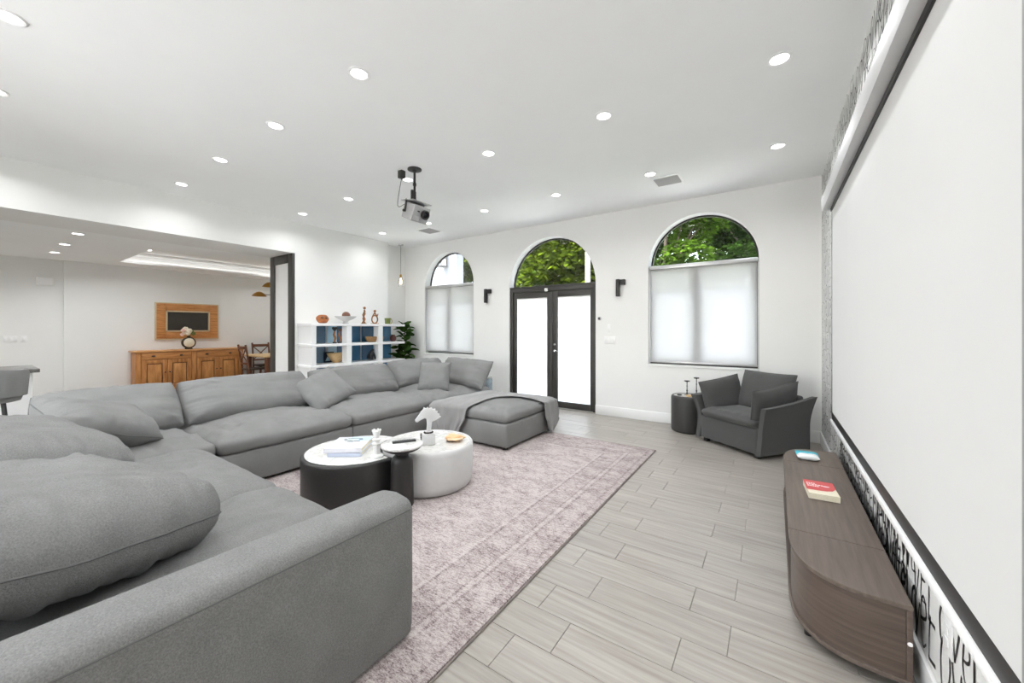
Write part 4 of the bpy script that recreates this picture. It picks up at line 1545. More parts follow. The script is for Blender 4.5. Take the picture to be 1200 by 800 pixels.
inn = curve_end(CY1, CY0, .010)
inf = curve_end(CY2, CY3, .010)
obj('curved_door', curved_wall(inn, .065, CTOP - .0185, .016, MB()), M_CONSOLE_H, con)
obj('curved_door', curved_wall(inf, .065, CTOP - .0185, .016, MB()), M_CONSOLE_H, con)
obj('end_panel', MB().rbox(CXB - .017, CXB, CY0 + .002, CY1, .050, CTOP - .0185, .002), M_CONSOLE_H, con)
bs = MB().prism([(CXB, CY1)] + [(CXF, CY1)] + ne[1:] + [(CXB, CY0)], .048, .0645, .002, 1)
bs.prism([(CXB, CY1 + .001), (CXB, CY2 - .001), (CXF, CY2 - .001), (CXF, CY1 + .001)], .048, .0645, .002, 1)
bs.prism([(CXF, CY2), (CXB, CY2), (CXB, CY3)] + fe_[1:][::-1], .048, .0645, .002, 1)
obj('bottom_board', bs, M_CONSOLE, con)
obj('divider', MB().box(CXF + .012, CXB - .018, CY1, CY1 + .018, .065, CTOP - .0185), M_CONSOLE, con)
obj('divider', MB().box(CXF + .012, CXB - .018, CY2 - .018, CY2, .065, CTOP - .0185), M_CONSOLE, con)
obj('niche_back', MB().box(CXB - .012, CXB, CY1 + .018, CY2 - .018, .065, CTOP - .0185), M_BLACK, con)
obj('niche_shelf', MB().box(CXF + .05, CXB - .013, CY1 + .0185, CY2 - .0185, .19, .205), M_BLACK, con)
for lx, ly in ((.125, 2.14), (.385, 2.06), (.11, 3.0), (.38, 3.0), (.125, 3.9), (.385, 3.98), (.09, 2.46), (.09, 3.56)):
    obj('leg', MB().lathe([(.014, .0005), (.017, .048)], 12, (lx, ly)), M_BLACK, con)
obj('cam_cap', MB().lathe([(.001, 0), (.008, 0), (.006, .003), (.001, .003)], 12).move(Matrix.Translation((CXB - .008, CY0 + .0015, .20)) @ Matrix.Rotation(R(90), 4, 'X')), M_WHITE, con)

# red book on the console
RB = Matrix.Translation((.236, 3.005, CTOP + .0006)) @ Matrix.Rotation(R(4), 4, 'Z')
rbk = thing('paperback_book', (.236, 3.005, CTOP), 'thick paperback with red and white cover lying on the console', 'book')
obj('pages', MB().box(-.073, .073, -.115, .112, .002, .036).move(RB), M_PAGES, rbk)
obj('cover', MB().rbox(-.075, .075, -.117, .115, .036, .0375, .0005).rbox(-.075, .075, -.117, .115, .0, .002, .0005), plain('white_card', srgb(236, 234, 230), .4, 0, .01), rbk)
rbk.children[-1].data.transform(Matrix.Translation(-Vector(rbk.location)) @ RB @ Matrix.Translation(Vector((0, 0, 0))) if False else Matrix.Identity(4))
rp_ = [(-.0748, .1148), (.0748, .1148), (.0748, .06), (.070, .0), (.052, -.035), (.02, -.052), (-.03, -.058), (-.0748, -.06)]
obj('red_panel', MB().prism(rp_[::-1], .0376, .0381, tf=RB), M_RED, rbk)
tl = MB()
rr = random.Random(4)
for ln_, (yy, n_) in enumerate(((.052, 4), (.028, 6), (.004, 5))):
    xx = -.064
    for k in range(n_):
        w_ = rr.uniform(.007, .014)
        tl.box(xx, xx + w_, yy, yy + .013, .0381, .0384)
        xx += w_ + .003
obj('title_print', tl.move(RB), M_WHITE, rbk)
obj('emblem', MB().prism([(.03 + .017 * math.cos(a * PI / 8), .028 + .008 * math.sin(a * PI / 8)) for a in range(16)], .0381, .0384, tf=RB), M_WHITE, rbk)
# wipes packet
WPM = Matrix.Translation((.215, 3.735, CTOP + .0005)) @ Matrix.Rotation(R(6), 4, 'Z')
wp = thing('wipes_packet', (.215, 3.735, CTOP), 'small white and turquoise soft packet at the far console end', 'packet')
pk, _ = pillow(.14, .10, .045, n=20, pinch=.03, round_=.04, wr=.10, seed=3.3)
obj('packet', pk.move(WPM @ Matrix.Translation((0, 0, .024))), plain('white_film', srgb(232, 234, 234), .25, 0, .02), wp)
pk2, _ = pillow(.146, .062, .03, n=20, pinch=.02, round_=.02, wr=.10, seed=5.3)
obj('turquoise_flap', pk2.move(WPM @ Matrix.Translation((-.002, .032, .036)) @ Matrix.Rotation(R(6), 4, 'X')), plain('turquoise_film', srgb(72, 178, 196), .25, 0, .05), wp)

# ------------------------------------------------------------------ armchair by the window
AW, AD = .84, .70
a0 = Vector((-.105, 4.655))
ang = R(-37)
ux = Vector((math.cos(ang), math.sin(ang)))
vy = Vector((-math.sin(ang), math.cos(ang)))
orig = a0 - ux * (AW / 2)
ch = thing('armchair', (orig.x, orig.y, 0), 'charcoal velvet armchair standing in the corner by the screen wall', 'armchair', rz=ang)


def cobj(name, mb, mat=M_VELVET, **k):
    return obj(name, mb, mat, ch, world=False, **k)


cobj('base', MB().rbox(-AW / 2 + .05, AW / 2 - .05, .0, AD - .03, .045, .312, .02, 3))
for fx in (-AW / 2 + .09, AW / 2 - .09):
    for fy in (.06, AD - .09):
        cobj('foot', MB().box(fx - .025, fx + .025, fy - .025, fy + .025, .0005, .05), M_BLACK)
sb = seat_block(AW - .15, AD - .10, .085, seed=41, crown=.045, wr=.012)
sb.move(Matrix.Translation((0, (AD - .13) / 2 - .02, .314)))
cobj('seat_cushion', sb, angle=80)


def arm_panel(side):
    """outer arm panel, flares outwards at the top; top edge rises to the back"""
    mb = MB()
    nu, nv = 20, 14
    th = .05

    def pt(u, v, o_):
        yq = -.02 + u * (AD + .02)
        top = .54 + .085 * u ** 1.5
        z = .045 + v * (top - .045)
        fl = .07 * max(0, v - .45) ** 1.6 / .38
        yq2 = yq + (.035 * math.sin(v * PI * 1.0) * (1 - u) if u < .5 else -.0) + .05 * max(0, v - .7) * (u - .5)
        x = AW / 2 - .052 + fl + (th if o_ else 0)
        return (side * x, yq2, z)
    v = [pt(i / (nu - 1), j / (nv - 1), 1) for j in range(nv) for i in range(nu)]
    v += [pt(i / (nu - 1), j / (nv - 1), 0) for j in range(nv) for i in range(nu)]
    N = nu * nv
    f = []
    for j in range(nv - 1):
        for i in range(nu - 1):
            q = (j * nu + i, j * nu + i + 1, (j + 1) * nu + i + 1, (j + 1) * nu + i)
            f.append(q); f.append(tuple(k + N for k in q[::-1]))
    rim = [i for i in range(nu)] + [j * nu + nu - 1 for j in range(1, nv)] + [(nv - 1) * nu + i for i in range(nu - 2, -1, -1)] + [j * nu for j in range(nv - 2, 0, -1)]
    for a, c in zip(rim, rim[1:] + rim[:1]):
        f.append((a, c, c + N, a + N))
    mb.add(v, f)
    edge = [pt(0, j / 12, 1) for j in range(13)] + [pt(i / 19, 1, 1) for i in range(1, 20)] + [pt(1, 1 - j / 12, 1) for j in range(1, 13)]
    return mb, edge


for sd in (1, -1):
    mb, edge = arm_panel(sd)
    ap = cobj('arm_panel', mb, angle=50)
    pp = obj('piping', MB().tube(edge, .006, 8), M_VELVET, ap, world=False)
    # loose arm cushion inside the panel
    cu, path = pillow(.64, .40, .13, n=32, pinch=.05, round_=.02, wr=.07, seed=20 + sd)
    Mx = Matrix.Translation((sd * (AW / 2 - .095), .30, .55)) @ Matrix.Rotation(R(12 * sd), 4, 'Y') @ Matrix.Rotation(R(7), 4, 'X') @ Matrix.Rotation(R(90), 4, 'Z') @ Matrix.Rotation(R(90 if sd > 0 else 90), 4, 'X')
    ac = cobj('arm_cushion', cu.move(Mx), angle=80)
    obj('piping', MB().tube([Mx @ Vector(p_) for p_ in path], .006, 6, caps=False), M_VELVET, ac, world=False)
cobj('back_panel', MB().rbox(-AW / 2 + .05, AW / 2 - .05, AD - .07, AD, .045, .62, .03, 3))
cu, path = pillow(.64, .50, .20, n=30, pinch=.05, round_=.02, wr=.05, seed=27)
Mx = Matrix.Translation((.02, AD - .135, .60)) @ Matrix.Rotation(R(74), 4, 'X')
bc_ = cobj('back_cushion', cu.move(Mx), angle=80)
obj('piping', MB().tube([Mx @ Vector(p_) for p_ in path], .006, 6, caps=False), M_VELVET, bc_, world=False)

# black drum side table and what stands on it
DT = (-.945, 5.50)
t = thing('drum_table', (DT[0], DT[1], 0), 'dark drum-shaped side table between window and armchair', 'side table')
M_DRUM = plain('drum_black', srgb(58, 57, 56), .5, 0, .05)
obj('drum_body', MB().lathe([(.12, .0005), (.175, .0005), (.192, .012), (.2, .035), (.2, .44), (.196, .462), (.186, .472), (.176, .474), (.17, .466), (.1, .462)], 56, DT), M_DRUM, t)
obj('marble_inset', MB().lathe([(.001, .4625), (.168, .4625), (.168, .469), (.001, .4695)], 48, DT), M_MARBLE, t)


def candle_holder(x, y, h, label):
    t = thing('candle_holder', (x, y, .4697), label, 'candle holder', 'black candle holders on the drum table')
    z0 = .4698
    obj('stem', MB().lathe([(.03, z0), (.032, z0 + .006), (.008, z0 + .012), (.0065, z0 + .05), (.012, z0 + .06), (.006, z0 + .07), (.005, z0 + h * .6), (.010, z0 + h * .62), (.005, z0 + h * .66), (.005, z0 + h - .02), (.010, z0 + h - .014)], 16, (x, y)), M_BLACK, t)
    obj('plate', MB().lathe([(.001, z0 + h - .014), (.030, z0 + h - .012), (.036, z0 + h), (.030, z0 + h), (.02, z0 + h - .006), (.001, z0 + h - .006)], 20, (x, y)), M_BLACK, t)


candle_holder(-.955, 5.53, .19, 'shorter black candle holder on the left of the drum table')
candle_holder(-.845, 5.56, .235, 'taller black candle holder on the drum table beside the armchair')
t = thing('wooden_coaster', (-.90, 5.42, .4697), 'small tan square box lying on the drum table', 'box')
obj('coaster_lid', MB().rbox(-.045, .045, -.035, .035, .008, .018, .002).move(Matrix.Translation((-.90, 5.415, .4698)) @ Matrix.Rotation(R(30), 4, 'Z')), M_PALEWOOD, t)
obj('coaster_body', MB().rbox(-.042, .042, -.032, .032, .0002, .008, .001).move(Matrix.Translation((-.90, 5.415, .4698)) @ Matrix.Rotation(R(30), 4, 'Z')), M_PALEWOOD, t)
t = thing('dark_dish', (-1.03, 5.44, .4697), 'tiny black dish at the left rim of the drum table', 'dish')
obj('dish_bowl', MB().lathe([(.015, .4698), (.028, .474), (.034, .484), (.030, .484), (.024, .477), (.001, .475)], 18, (-1.03, 5.43)), M_BLACK, t)

# blue-grey canister on the floor behind the sofa end
t = thing('glass_canister', (-3.72, 5.42, 0), 'blue-grey canister standing behind the far sofa end by the doors', 'canister')
cx_, cy_ = -4.20, 5.42
t.location = (cx_, cy_, 0)
obj('canister_body', MB().lathe([(.05, .0005), (.062, .004), (.066, .02), (.066, .44), (.062, .462), (.05, .466)], 32, (cx_, cy_)), plain('blue_grey_glaze', srgb(150, 164, 172), .2, 0, .25, scale=12), t)
obj('canister_lid', MB().lathe([(.05, .466), (.066, .469), (.066, .487), (.05, .495), (.02, .497), (.001, .497)], 32, (cx_, cy_)), M_ALU, t)

# ------------------------------------------------------------------ bookshelf against the left wall
M_BLUE = plain('blue_panel', srgb(74, 126, 164), .22, 0, .06, scale=3)
M_BLUE2 = plain('deep_blue_panel', srgb(56, 102, 140), .22, 0, .06, scale=3)
M_GREYBLUE = plain('grey_blue_panel', srgb(104, 132, 156), .22, 0, .06, scale=3)
M_SKYBLUE = plain('sky_blue_reflection_motif', srgb(196, 232, 250), .25, 0, .03, scale=3)  # pale blue paints a bright reflection on the shelf back; also the box motif
sh = thing('bookshelf', (-6.42, 4.26, 0), 'long low white bookshelf with blue back panels along the left wall', 'bookshelf')
SXB, SXF = -6.645, -6.2
for z in (1.418, 1.072, .722, .36, .06):
    obj('shelf_board', MB().rbox(SXB, SXF, 3.30, 5.222, z - .022, z + .022, .003), M_WHITE, sh)
for (y0, y1) in ((3.325, 3.397), (3.945, 4.037), (4.597, 4.694)):
    for z0, z1 in ((.0005, .0375), (.0825, .3375), (.3825, .6995), (.7445, 1.0495), (1.0945, 1.3955)):
        if z0 < .01:
            continue
        obj('upright', MB().box(SXB if y0 < 3.5 else SXF - .16, SXF - .006, y0, y1, z0, z1), M_WHITE, sh)
obj('foot_rail', MB().box(SXB, SXF - .03, 3.34, 5.15, .0005, .0375), M_WHITE, sh)
for (y0, y1, mt) in ((3.40, 3.799, M_GREYBLUE), (3.827, 4.014, M_SKYBLUE), (4.015, 4.235, M_BLUE2), (4.265, 4.50, M_BLUE), (4.535, 4.83, M_BLUE2), (4.865, 5.22, M_BLUE)):  # the sky-blue piece is a reflection put into the panel colour
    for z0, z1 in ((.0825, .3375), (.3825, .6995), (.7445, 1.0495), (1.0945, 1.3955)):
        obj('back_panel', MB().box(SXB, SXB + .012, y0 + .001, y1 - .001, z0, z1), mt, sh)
OZ1, OZ2, OZ3 = 1.4402, 1.0942, .7442
OX = -6.38
# top shelf ornaments
t = thing('wood_carving', (OX, 3.60, OZ1), 'orange-brown carved wooden lump at the left end of the shelf top', 'carving')
cm = MB().grid(lambda u, v: (OX + .07 * math.cos(2 * PI * u) * (math.sin(PI * v) + .001) ** .6 * (1 + .1 * nz(u * 6, v * 4)), 3.60 + .105 * math.sin(2 * PI * u) * (math.sin(PI * v) + .001) ** .6 * (1 + .12 * nz(u * 5, v * 5, 2)), OZ1 + .075 * (1 - math.cos(PI * v))), 24, 14, True)
obj('carved_body', cm, wood('burl', srgb(120, 62, 28), srgb(190, 116, 60), (6, 6, 6), 4, .35), t)
for k, (yy, zz) in enumerate(((3.56, .10), (3.63, .09))):
    obj('hollow', MB().ball((OX + .058, yy, OZ1 + zz), .024, .8, 1, .9, 12, 8), M_BROWN, t)
t = thing('footed_bowl', (OX, 4.03, OZ1), 'white footed bowl holding a dark ball on the shelf top', 'bowl')
obj('bowl', MB().lathe([(.05, OZ1), (.055, OZ1 + .008), (.035, OZ1 + .03), (.06, OZ1 + .055), (.13, OZ1 + .085), (.19, OZ1 + .13), (.183, OZ1 + .132), (.12, OZ1 + .092), (.001, OZ1 + .07)], 36, (OX, 4.03)), M_PLASTER, t)
tag(obj('dark_ball', MB().ball((OX, 4.04, OZ1 + .145), .072, n=20, m=14), M_BROWN, at=(OX, 4.04, OZ1 + .145)), 'dark brown ball resting in the white footed bowl', 'ball')


def figurine_a(x, y, z, label):
    t = thing('abstract_figurine', (x, y, z), label, 'figurine', 'bronze figurines on the shelf')
    obj('foot_block', MB().rbox(x - .03, x + .03, y - .045, y + .045, z, z + .012, .003), M_BRONZE, t)
    obj('figure', MB().tube([(x, y - .02, z + .01), (x, y + .02, z + .09), (x, y - .015, z + .17), (x, y + .02, z + .23), (x, y + .012, z + .27)], [.022, .02, .016, .018, .014], 10).tube([(x, y + .03, z + .01), (x, y - .02, z + .1), (x, y + .035, z + .2)], [.012, .012, .01], 8), M_BRONZE, t)
    obj('head', MB().ball((x, y + .016, z + .30), .026, n=12, m=8), M_BRONZE, t)


def figurine_b(x, y, z, label):
    t = thing('abstract_figurine', (x, y, z), label, 'figurine', 'bronze figurines on the shelf')
    obj('foot_block', MB().rbox(x - .03, x + .03, y - .075, y + .075, z, z + .012, .003), M_BRONZE, t)
    ring = [(x, y + .065 * math.sin(2 * PI * k / 20), z + .09 + .075 * -math.cos(2 * PI * k / 20)) for k in range(21)]
    obj('figure', MB().tube(ring, .013, 8).tube([(x, y - .05, z + .14), (x, y + .0, z + .215), (x, y + .06, z + .15), (x, y + .075, z + .2)], [.014, .018, .012, .008], 8), M_BRONZE, t)
    obj('head', MB().ball((x, y + .004, z + .25), .026, n=12, m=8), M_BRONZE, t)


figurine_a(OX, 4.40, OZ1, 'slender twisted bronze figurine standing upright on the shelf top')
figurine_b(OX, 4.64, OZ1, 'bronze figurine bent into a ring shape on the shelf top')
t = thing('green_cup', (OX, 4.96, OZ1), 'olive green cup planter with wire loop on the shelf top', 'cup')
obj('cup_body', MB().lathe([(.045, OZ1), (.052, OZ1 + .01), (.06, OZ1 + .12), (.054, OZ1 + .12), (.045, OZ1 + .02), (.001, OZ1 + .018)], 24, (OX, 4.94)), plain('olive_glaze', srgb(96, 108, 44), .35, 0, .25, scale=25), t)
obj('cup_loop', MB().tube([(OX, 4.99 + .055 * math.sin(PI * k / 12), OZ1 + .005 + .125 * math.sin(PI * k / 24) if False else OZ1 + .06 - .06 * math.cos(PI * k / 12)) for k in range(13)], .007, 6), M_BRASS, t)
# middle shelf


def figurine_c(x, y, z, label, heart):
    t = thing('dark_figurine', (x, y, z), label, 'figurine', 'dark figurines on the middle shelf')
    obj('foot_block', MB().lathe([(.035, z), (.035, z + .018), (.014, z + .03)], 14, (x, y)), M_BLACK, t)
    obj('figure', MB().tube([(x, y, z + .03), (x, y + .012, z + .09), (x, y - .012, z + .15), (x, y, z + .21)], [.016, .022, .02, .012], 10), M_BRONZE, t)
    if heart:
        hp = [(.0, -.04), (.045, .012), (.04, .038), (.02, .045), (.0, .03), (-.02, .045), (-.04, .038), (-.045, .012)]
        obj('heart_head', MB().prism([(a, q) for a, q in hp], -.014, .014, .004, 1, Matrix.Translation((x, y, z + .245)) @ Matrix.Rotation(R(90), 4, 'Z') @ Matrix.Rotation(R(90), 4, 'X')), M_BLACK, t)
    else:
        obj('head', MB().ball((x, y, z + .232), .022, .9, .9, 1.3, 12, 8), M_BRONZE, t)


figurine_c(OX, 3.82, OZ2, 'dark figurine with a heart-shaped head before the sky-blue reflection painted on the shelf back', True)
figurine_c(OX, 3.915, OZ2, 'dark slim figurine with an oval head against the white upright', False)
t = thing('woven_basket', (OX, 4.64, OZ2), 'low brown woven basket on the middle shelf', 'basket')
wv = MB()
for k in range(6):
    rr_ = .125 + .035 * math.sin(k / 5 * PI * .6)
    zz = OZ2 + .012 + k * .017
    wv.tube([(OX + rr_ * .75 * math.cos(2 * PI * q / 28), 4.64 + rr_ * 1.15 * math.sin(2 * PI * q / 28), zz + .003 * (-1) ** q) for q in range(29)], .0105, 6, caps=False)
obj('woven_wall', wv, wood('wicker', srgb(120, 84, 52), srgb(190, 150, 104), (12, 12, 30), 6, .7), t)
obj('basket_base', MB().lathe([(.1, OZ2), (.12, OZ2 + .004), (.12, OZ2 + .012), (.001, OZ2 + .012)], 28, (OX, 4.64), .75, 1.15), bpy.data.materials['wicker'], t)
t = thing('maroon_jar', (OX, 5.08, OZ2), 'small dark maroon jar at the right end of the middle shelf', 'jar')
obj('jar_body', MB().lathe([(.04, OZ2), (.06, OZ2 + .02), (.068, OZ2 + .06), (.055, OZ2 + .105), (.035, OZ2 + .12), (.038, OZ2 + .135), (.03, OZ2 + .135), (.001, OZ2 + .12)], 24, (OX, 5.07)), plain('maroon_glaze', srgb(84, 46, 42), .3, 0, .1), t)
# lower shelf
t = thing('pale_bowl', (-6.49, 3.92, OZ3), 'large pale wooden bowl on the lower shelf', 'bowl')
obj('bowl', MB().lathe([(.06, OZ3), (.07, OZ3 + .006), (.11, OZ3 + .05), (.15, OZ3 + .11), (.178, OZ3 + .17), (.168, OZ3 + .172), (.135, OZ3 + .10), (.001, OZ3 + .03)], 36, (-6.49, 3.92), .6, 1.0), M_PALEWOOD, t)
t = thing('blue_box', (-6.615, 3.85, OZ3), 'dark navy card box standing behind the pale bowl', 'box')
obj('box_body', MB().rbox(-6.628, -6.605, 3.76, 3.94, OZ3, OZ3 + .19, .003), plain('navy_card', srgb(18, 44, 70), .5), t)
obj('box_motif', MB().prism([(-.04, .0), (.05, 0), (.03, .06), (-.0, .08)], 0, .002, tf=Matrix.Translation((-6.6048, 3.82, OZ3 + .03)) @ Matrix.Rotation(R(90), 4, 'Z') @ Matrix.Rotation(R(90), 4, 'X')), M_SKYBLUE, t)
# sitting gorilla
GX, GY, GZ = -6.30, 4.49, OZ3
t = thing('gorilla_figure', (GX, GY, GZ), 'black sitting gorilla figure on the lower shelf', 'figurine')
gb = bmesh.new()
sv = [((0, -.06, .06), .075), ((0, -.02, .12), .08), ((0, .03, .18), .07), ((0, .055, .235), .035), ((0, .075, .265), .045), ((0, .095, .258), .03),
      ((.05, .06, .16), .035), ((.055, .085, .09), .028), ((.055, .10, .02), .026), ((-.05, .06, .16), .035), ((-.055, .085, .09), .028), ((-.055, .10, .02), .026),
      ((.06, -.03, .05), .045), ((.065, .04, .03), .03), ((-.06, -.03, .05), .045), ((-.065, .04, .03), .03)]
me = bpy.data.meshes.new('gorilla_body')
sv = [((a[0] * .74, a[1] * .74, a[2] * .74 + .012), r_ * .62) for a, r_ in sv]
me.from_pydata([p_ for p_, _ in sv], [(0, 1), (1, 2), (2, 3), (3, 4), (4, 5), (2, 6), (6, 7), (7, 8), (2, 9), (9, 10), (10, 11), (0, 12), (12, 13), (0, 14), (14, 15)], [])
go = bpy.data.objects.new('gorilla_body', me); C.objects.link(go); go.parent = t
gb.free()
sk = go.modifiers.new('skin', 'SKIN')
for i, (_, r_) in enumerate(sv):
    me.skin_vertices[0].data[i].radius = (r_, r_)
me.skin_vertices[0].data[0].use_root = True
go.modifiers.new('smooth', 'SUBSURF').levels = 1
go.modifiers['smooth'].render_levels = 2
me.materials.append(plain('black_resin', srgb(22, 23, 26), .4, 0, .1))

# fiddle-leaf fig by the window
FGX, FGY = -6.50, 5.47
fg = thing('fiddle_leaf_fig', (FGX, FGY, 0), 'potted fiddle-leaf fig with big dark leaves at the shelf end', 'plant')
obj('pot', MB().lathe([(.10, .0005), (.12, .01), (.15, .28), (.155, .30), (.14, .30), (.13, .26), (.001, .25)], 28, (FGX, FGY)), M_PLASTER, fg)
obj('soil', MB().lathe([(.001, .252), (.132, .256), (.132, .262), (.001, .268)], 24, (FGX, FGY)), M_BROWN, fg)
stm = MB().tube([(FGX, FGY, .26), (FGX + .02, FGY - .02, .7), (FGX - .01, FGY, 1.1), (FGX + .01, FGY + .01, 1.45)], [.016, .014, .012, .006], 8)
stm.tube([(FGX + .02, FGY - .02, .55), (FGX + .03, FGY - .14, .75), (FGX + .04, FGY - .2, .95)], [.010, .008, .005], 6)
obj('stem', stm, M_BARK, fg)
rf = random.Random(5)


def leaf_mesh(L, Wd, bend):
    v, f = [], []
    n = 8
    for i in range(n + 1):
        u = i / n
        w_ = Wd * (math.sin(PI * (u ** .85)) ** .7) * (1 + .35 * u) * .75 if 0 < u < 1 else .004
        z = -bend * u * u
        for s_ in (-1, 0, 1):
            v.append((u * L, s_ * w_ / 2, z + (.016 if s_ else 0)))
    for i in range(n):
        for k in range(2):
            f.append((i * 3 + k, i * 3 + k + 1, i * 3 + 4 + k, i * 3 + 3 + k))
    return v, f


specs = []
for k in range(46):
    z = .58 + .82 * (k / 45)
    a = k * 2.4 + .3
    specs.append((FGX + .01, FGY, z, a, rf.uniform(-.1, .9) + .35 * (k / 45), rf.uniform(.19, .28) - .05 * (k / 45)))
for k in range(7):
    specs.append((FGX + .035, FGY - .17, .66 + k * .055, k * 2.1, rf.uniform(0, .7), rf.uniform(.14, .2)))
for (x, y, z, a, el, L) in specs:
    v, f = leaf_mesh(L, L * .78, L * .35)
    mm = Matrix.Translation((x, y, z)) @ Matrix.Rotation(a, 4, 'Z') @ Matrix.Rotation(-el, 4, 'Y') @ Matrix.Rotation(rf.uniform(-.9, .9), 4, 'X') @ Matrix.Translation((.03, 0, 0))
    mb = MB().add(v, f).move(mm)
    mb.v = [(max(p_[0], -6.82), min(p_[1], YB - .012), p_[2]) for p_ in mb.v]
    obj('leaf', mb, M_LEAF, fg, angle=60)

# ------------------------------------------------------------------ framed panel at the end of the opening
fp = thing('room_divider', (-7.06, OPEN_Y, 0), 'tall dark-framed white panel lining the end of the kitchen opening', 'panel')
y0, y1 = OPEN_Y - .04, OPEN_Y - .001
x0, x1 = -7.46, XL + .004
fm = MB().rbox(x0, x0 + .16, y0, y1, .0005, KZ - .001, .004).rbox(x1 - .16, x1, y0, y1, .0005, KZ - .001, .004)
fm.rbox(x0 + .16, x1 - .16, y0, y1, KZ - .15, KZ - .001, .004).rbox(x0 + .16, x1 - .16, y0, y1, .0005, .12, .004)
obj('panel_frame', fm, M_FRAME, fp)
obj('panel_inset', MB().box(x0 + .16, x1 - .16, y0 + .02, y1 - .001, .12, KZ - .15), M_TRIM, fp)

# ------------------------------------------------------------------ kitchen side
# sideboard
SBX, SBY0, SBY1, SBH = -10.45, 2.08, 3.95, .90
sbd = thing('sideboard', (-10.67, 3.0, 0), 'honey-brown wooden sideboard with four doors against the far wall', 'sideboard')
xb = KX + .018
obj('carcass', MB().box(xb, SBX - .022, SBY0 + .02, SBY1 - .02, .08, SBH - .032), M_ORANGE, sbd)
obj('sideboard_top', MB().rbox(xb, SBX + .02, SBY0 - .02, SBY1 + .02, SBH - .03, SBH, .006), wood('honey_oak_top', srgb(190, 132, 76), srgb(222, 168, 110), (10, 1.2, 10), 2.6, .4, 5), sbd)
obj('plinth', MB().box(xb, SBX - .01, SBY0, SBY1, .0005, .079), M_ORANGE_H, sbd)
ps = MB()
sw = .085
ycent = (SBY0 + SBY1) / 2
for yy in (SBY0, ycent - sw / 2, SBY1 - sw):
    ps.rbox(SBX - .021, SBX, yy, yy + sw, .08, SBH - .031, .003)
ps.rbox(SBX - .021, SBX - .001, SBY0 + sw, SBY1 - sw, .08, .12, .003)
obj('face_frame', ps, M_ORANGE, sbd)
for bay in range(2):
    ya = SBY0 + sw + .006 if bay == 0 else ycent + sw / 2 + .006
    yb = ycent - sw / 2 - .006 if bay == 0 else SBY1 - sw - .006
    dw = obj('drawer', MB().rbox(SBX - .02, SBX + .006, ya, yb, .72, .86, .005), M_ORANGE_H, sbd)
    for q in (.22, .78):
        yk = ya + (yb - ya) * q
        obj('knob', MB().ball((SBX + .018, yk, .79), .02, .7, 1.5, .8, 12, 8), M_BLACK, dw)
    mid = (ya + yb) / 2
    for d_, (da, db) in enumerate(((ya, mid - .003), (mid + .003, yb))):
        fw = .075
        df = MB().rbox(SBX - .02, SBX + .004, da, da + fw, .125, .71, .004).rbox(SBX - .02, SBX + .004, db - fw, db, .125, .71, .004)
        df.rbox(SBX - .02, SBX + .004, da + fw, db - fw, .125, .125 + fw, .004).rbox(SBX - .02, SBX + .004, da + fw, db - fw, .71 - fw, .71, .004)
        dr_ = obj('cabinet_door', df, M_ORANGE, sbd)
        obj('door_panel', MB().rbox(SBX - .0186, SBX - .004, da + fw + .014, db - fw - .014, .214, .621, .004), wood('honey_oak_panel', srgb(162, 102, 50), srgb(220, 160, 96), (10, 6, 1.0), 2.2, .4, 5) if 'honey_oak_panel' not in bpy.data.materials else bpy.data.materials['honey_oak_panel'], dr_)
        obj('panel_groove_shade', MB().box(SBX - .0215, SBX - .0188, da + fw, db - fw, .2, .635), M_BROWN, dr_)  # dark brown sheet paints the shade in the recess around the panel
        kx = db - .035 if d_ == 0 else da + .035
        obj('knob', MB().ball((SBX + .014, kx, .45), .014, n=10, m=7), M_BLACK, dr_)
# framed dark panel
mf = thing('framed_mirror', (KX, 3.03, 1.51), 'wide wooden frame around a dark panel above the sideboard', 'picture frame')
y0, y1, z0, z1 = 2.49, 3.575, 1.135, 1.895
bw = .15
mm_ = MB().rbox(KX, KX + .05, y0, y0 + bw, z0, z1, .006).rbox(KX, KX + .05, y1 - bw, y1, z0, z1, .006)
mm_.rbox(KX, KX + .048, y0 + bw, y1 - bw, z0, z0 + bw, .006).rbox(KX, KX + .048, y0 + bw, y1 - bw, z1 - bw, z1, .006)
obj('wood_frame', mm_, M_ORANGE_H, mf)
M_PALEEDGE = plain('pale_gilt', srgb(206, 186, 150), .5)
ie = MB()
w2 = .028
for (a, c, e, g2) in ((y0 + bw, y0 + bw + w2, z0 + bw, z1 - bw), (y1 - bw - w2, y1 - bw, z0 + bw, z1 - bw), (y0 + bw, y1 - bw, z0 + bw, z0 + bw + w2), (y0 + bw, y1 - bw, z1 - bw - w2, z1 - bw)):
    ie.box(KX + .002, KX + .054, a, c, e, g2)
obj('inner_edge', ie, M_PALEEDGE, mf)
oe = MB()
for (a, c, e, g2) in ((y0 - .02, y0, z0 - .02, z1 + .02), (y1, y1 + .02, z0 - .02, z1 + .02), (y0, y1, z0 - .02, z0), (y0, y1, z1, z1 + .02)):
    oe.box(KX + .001, KX + .04, a, c, e, g2)
obj('outer_edge', oe, M_PALEEDGE, mf)
obj('dark_panel', MB().box(KX + .002, KX + .02, y0 + bw + w2, y1 - bw - w2, z0 + bw + w2, z1 - bw - w2), plain('dark_slate', srgb(58, 54, 48), .35, 0, .08, scale=6), mf)
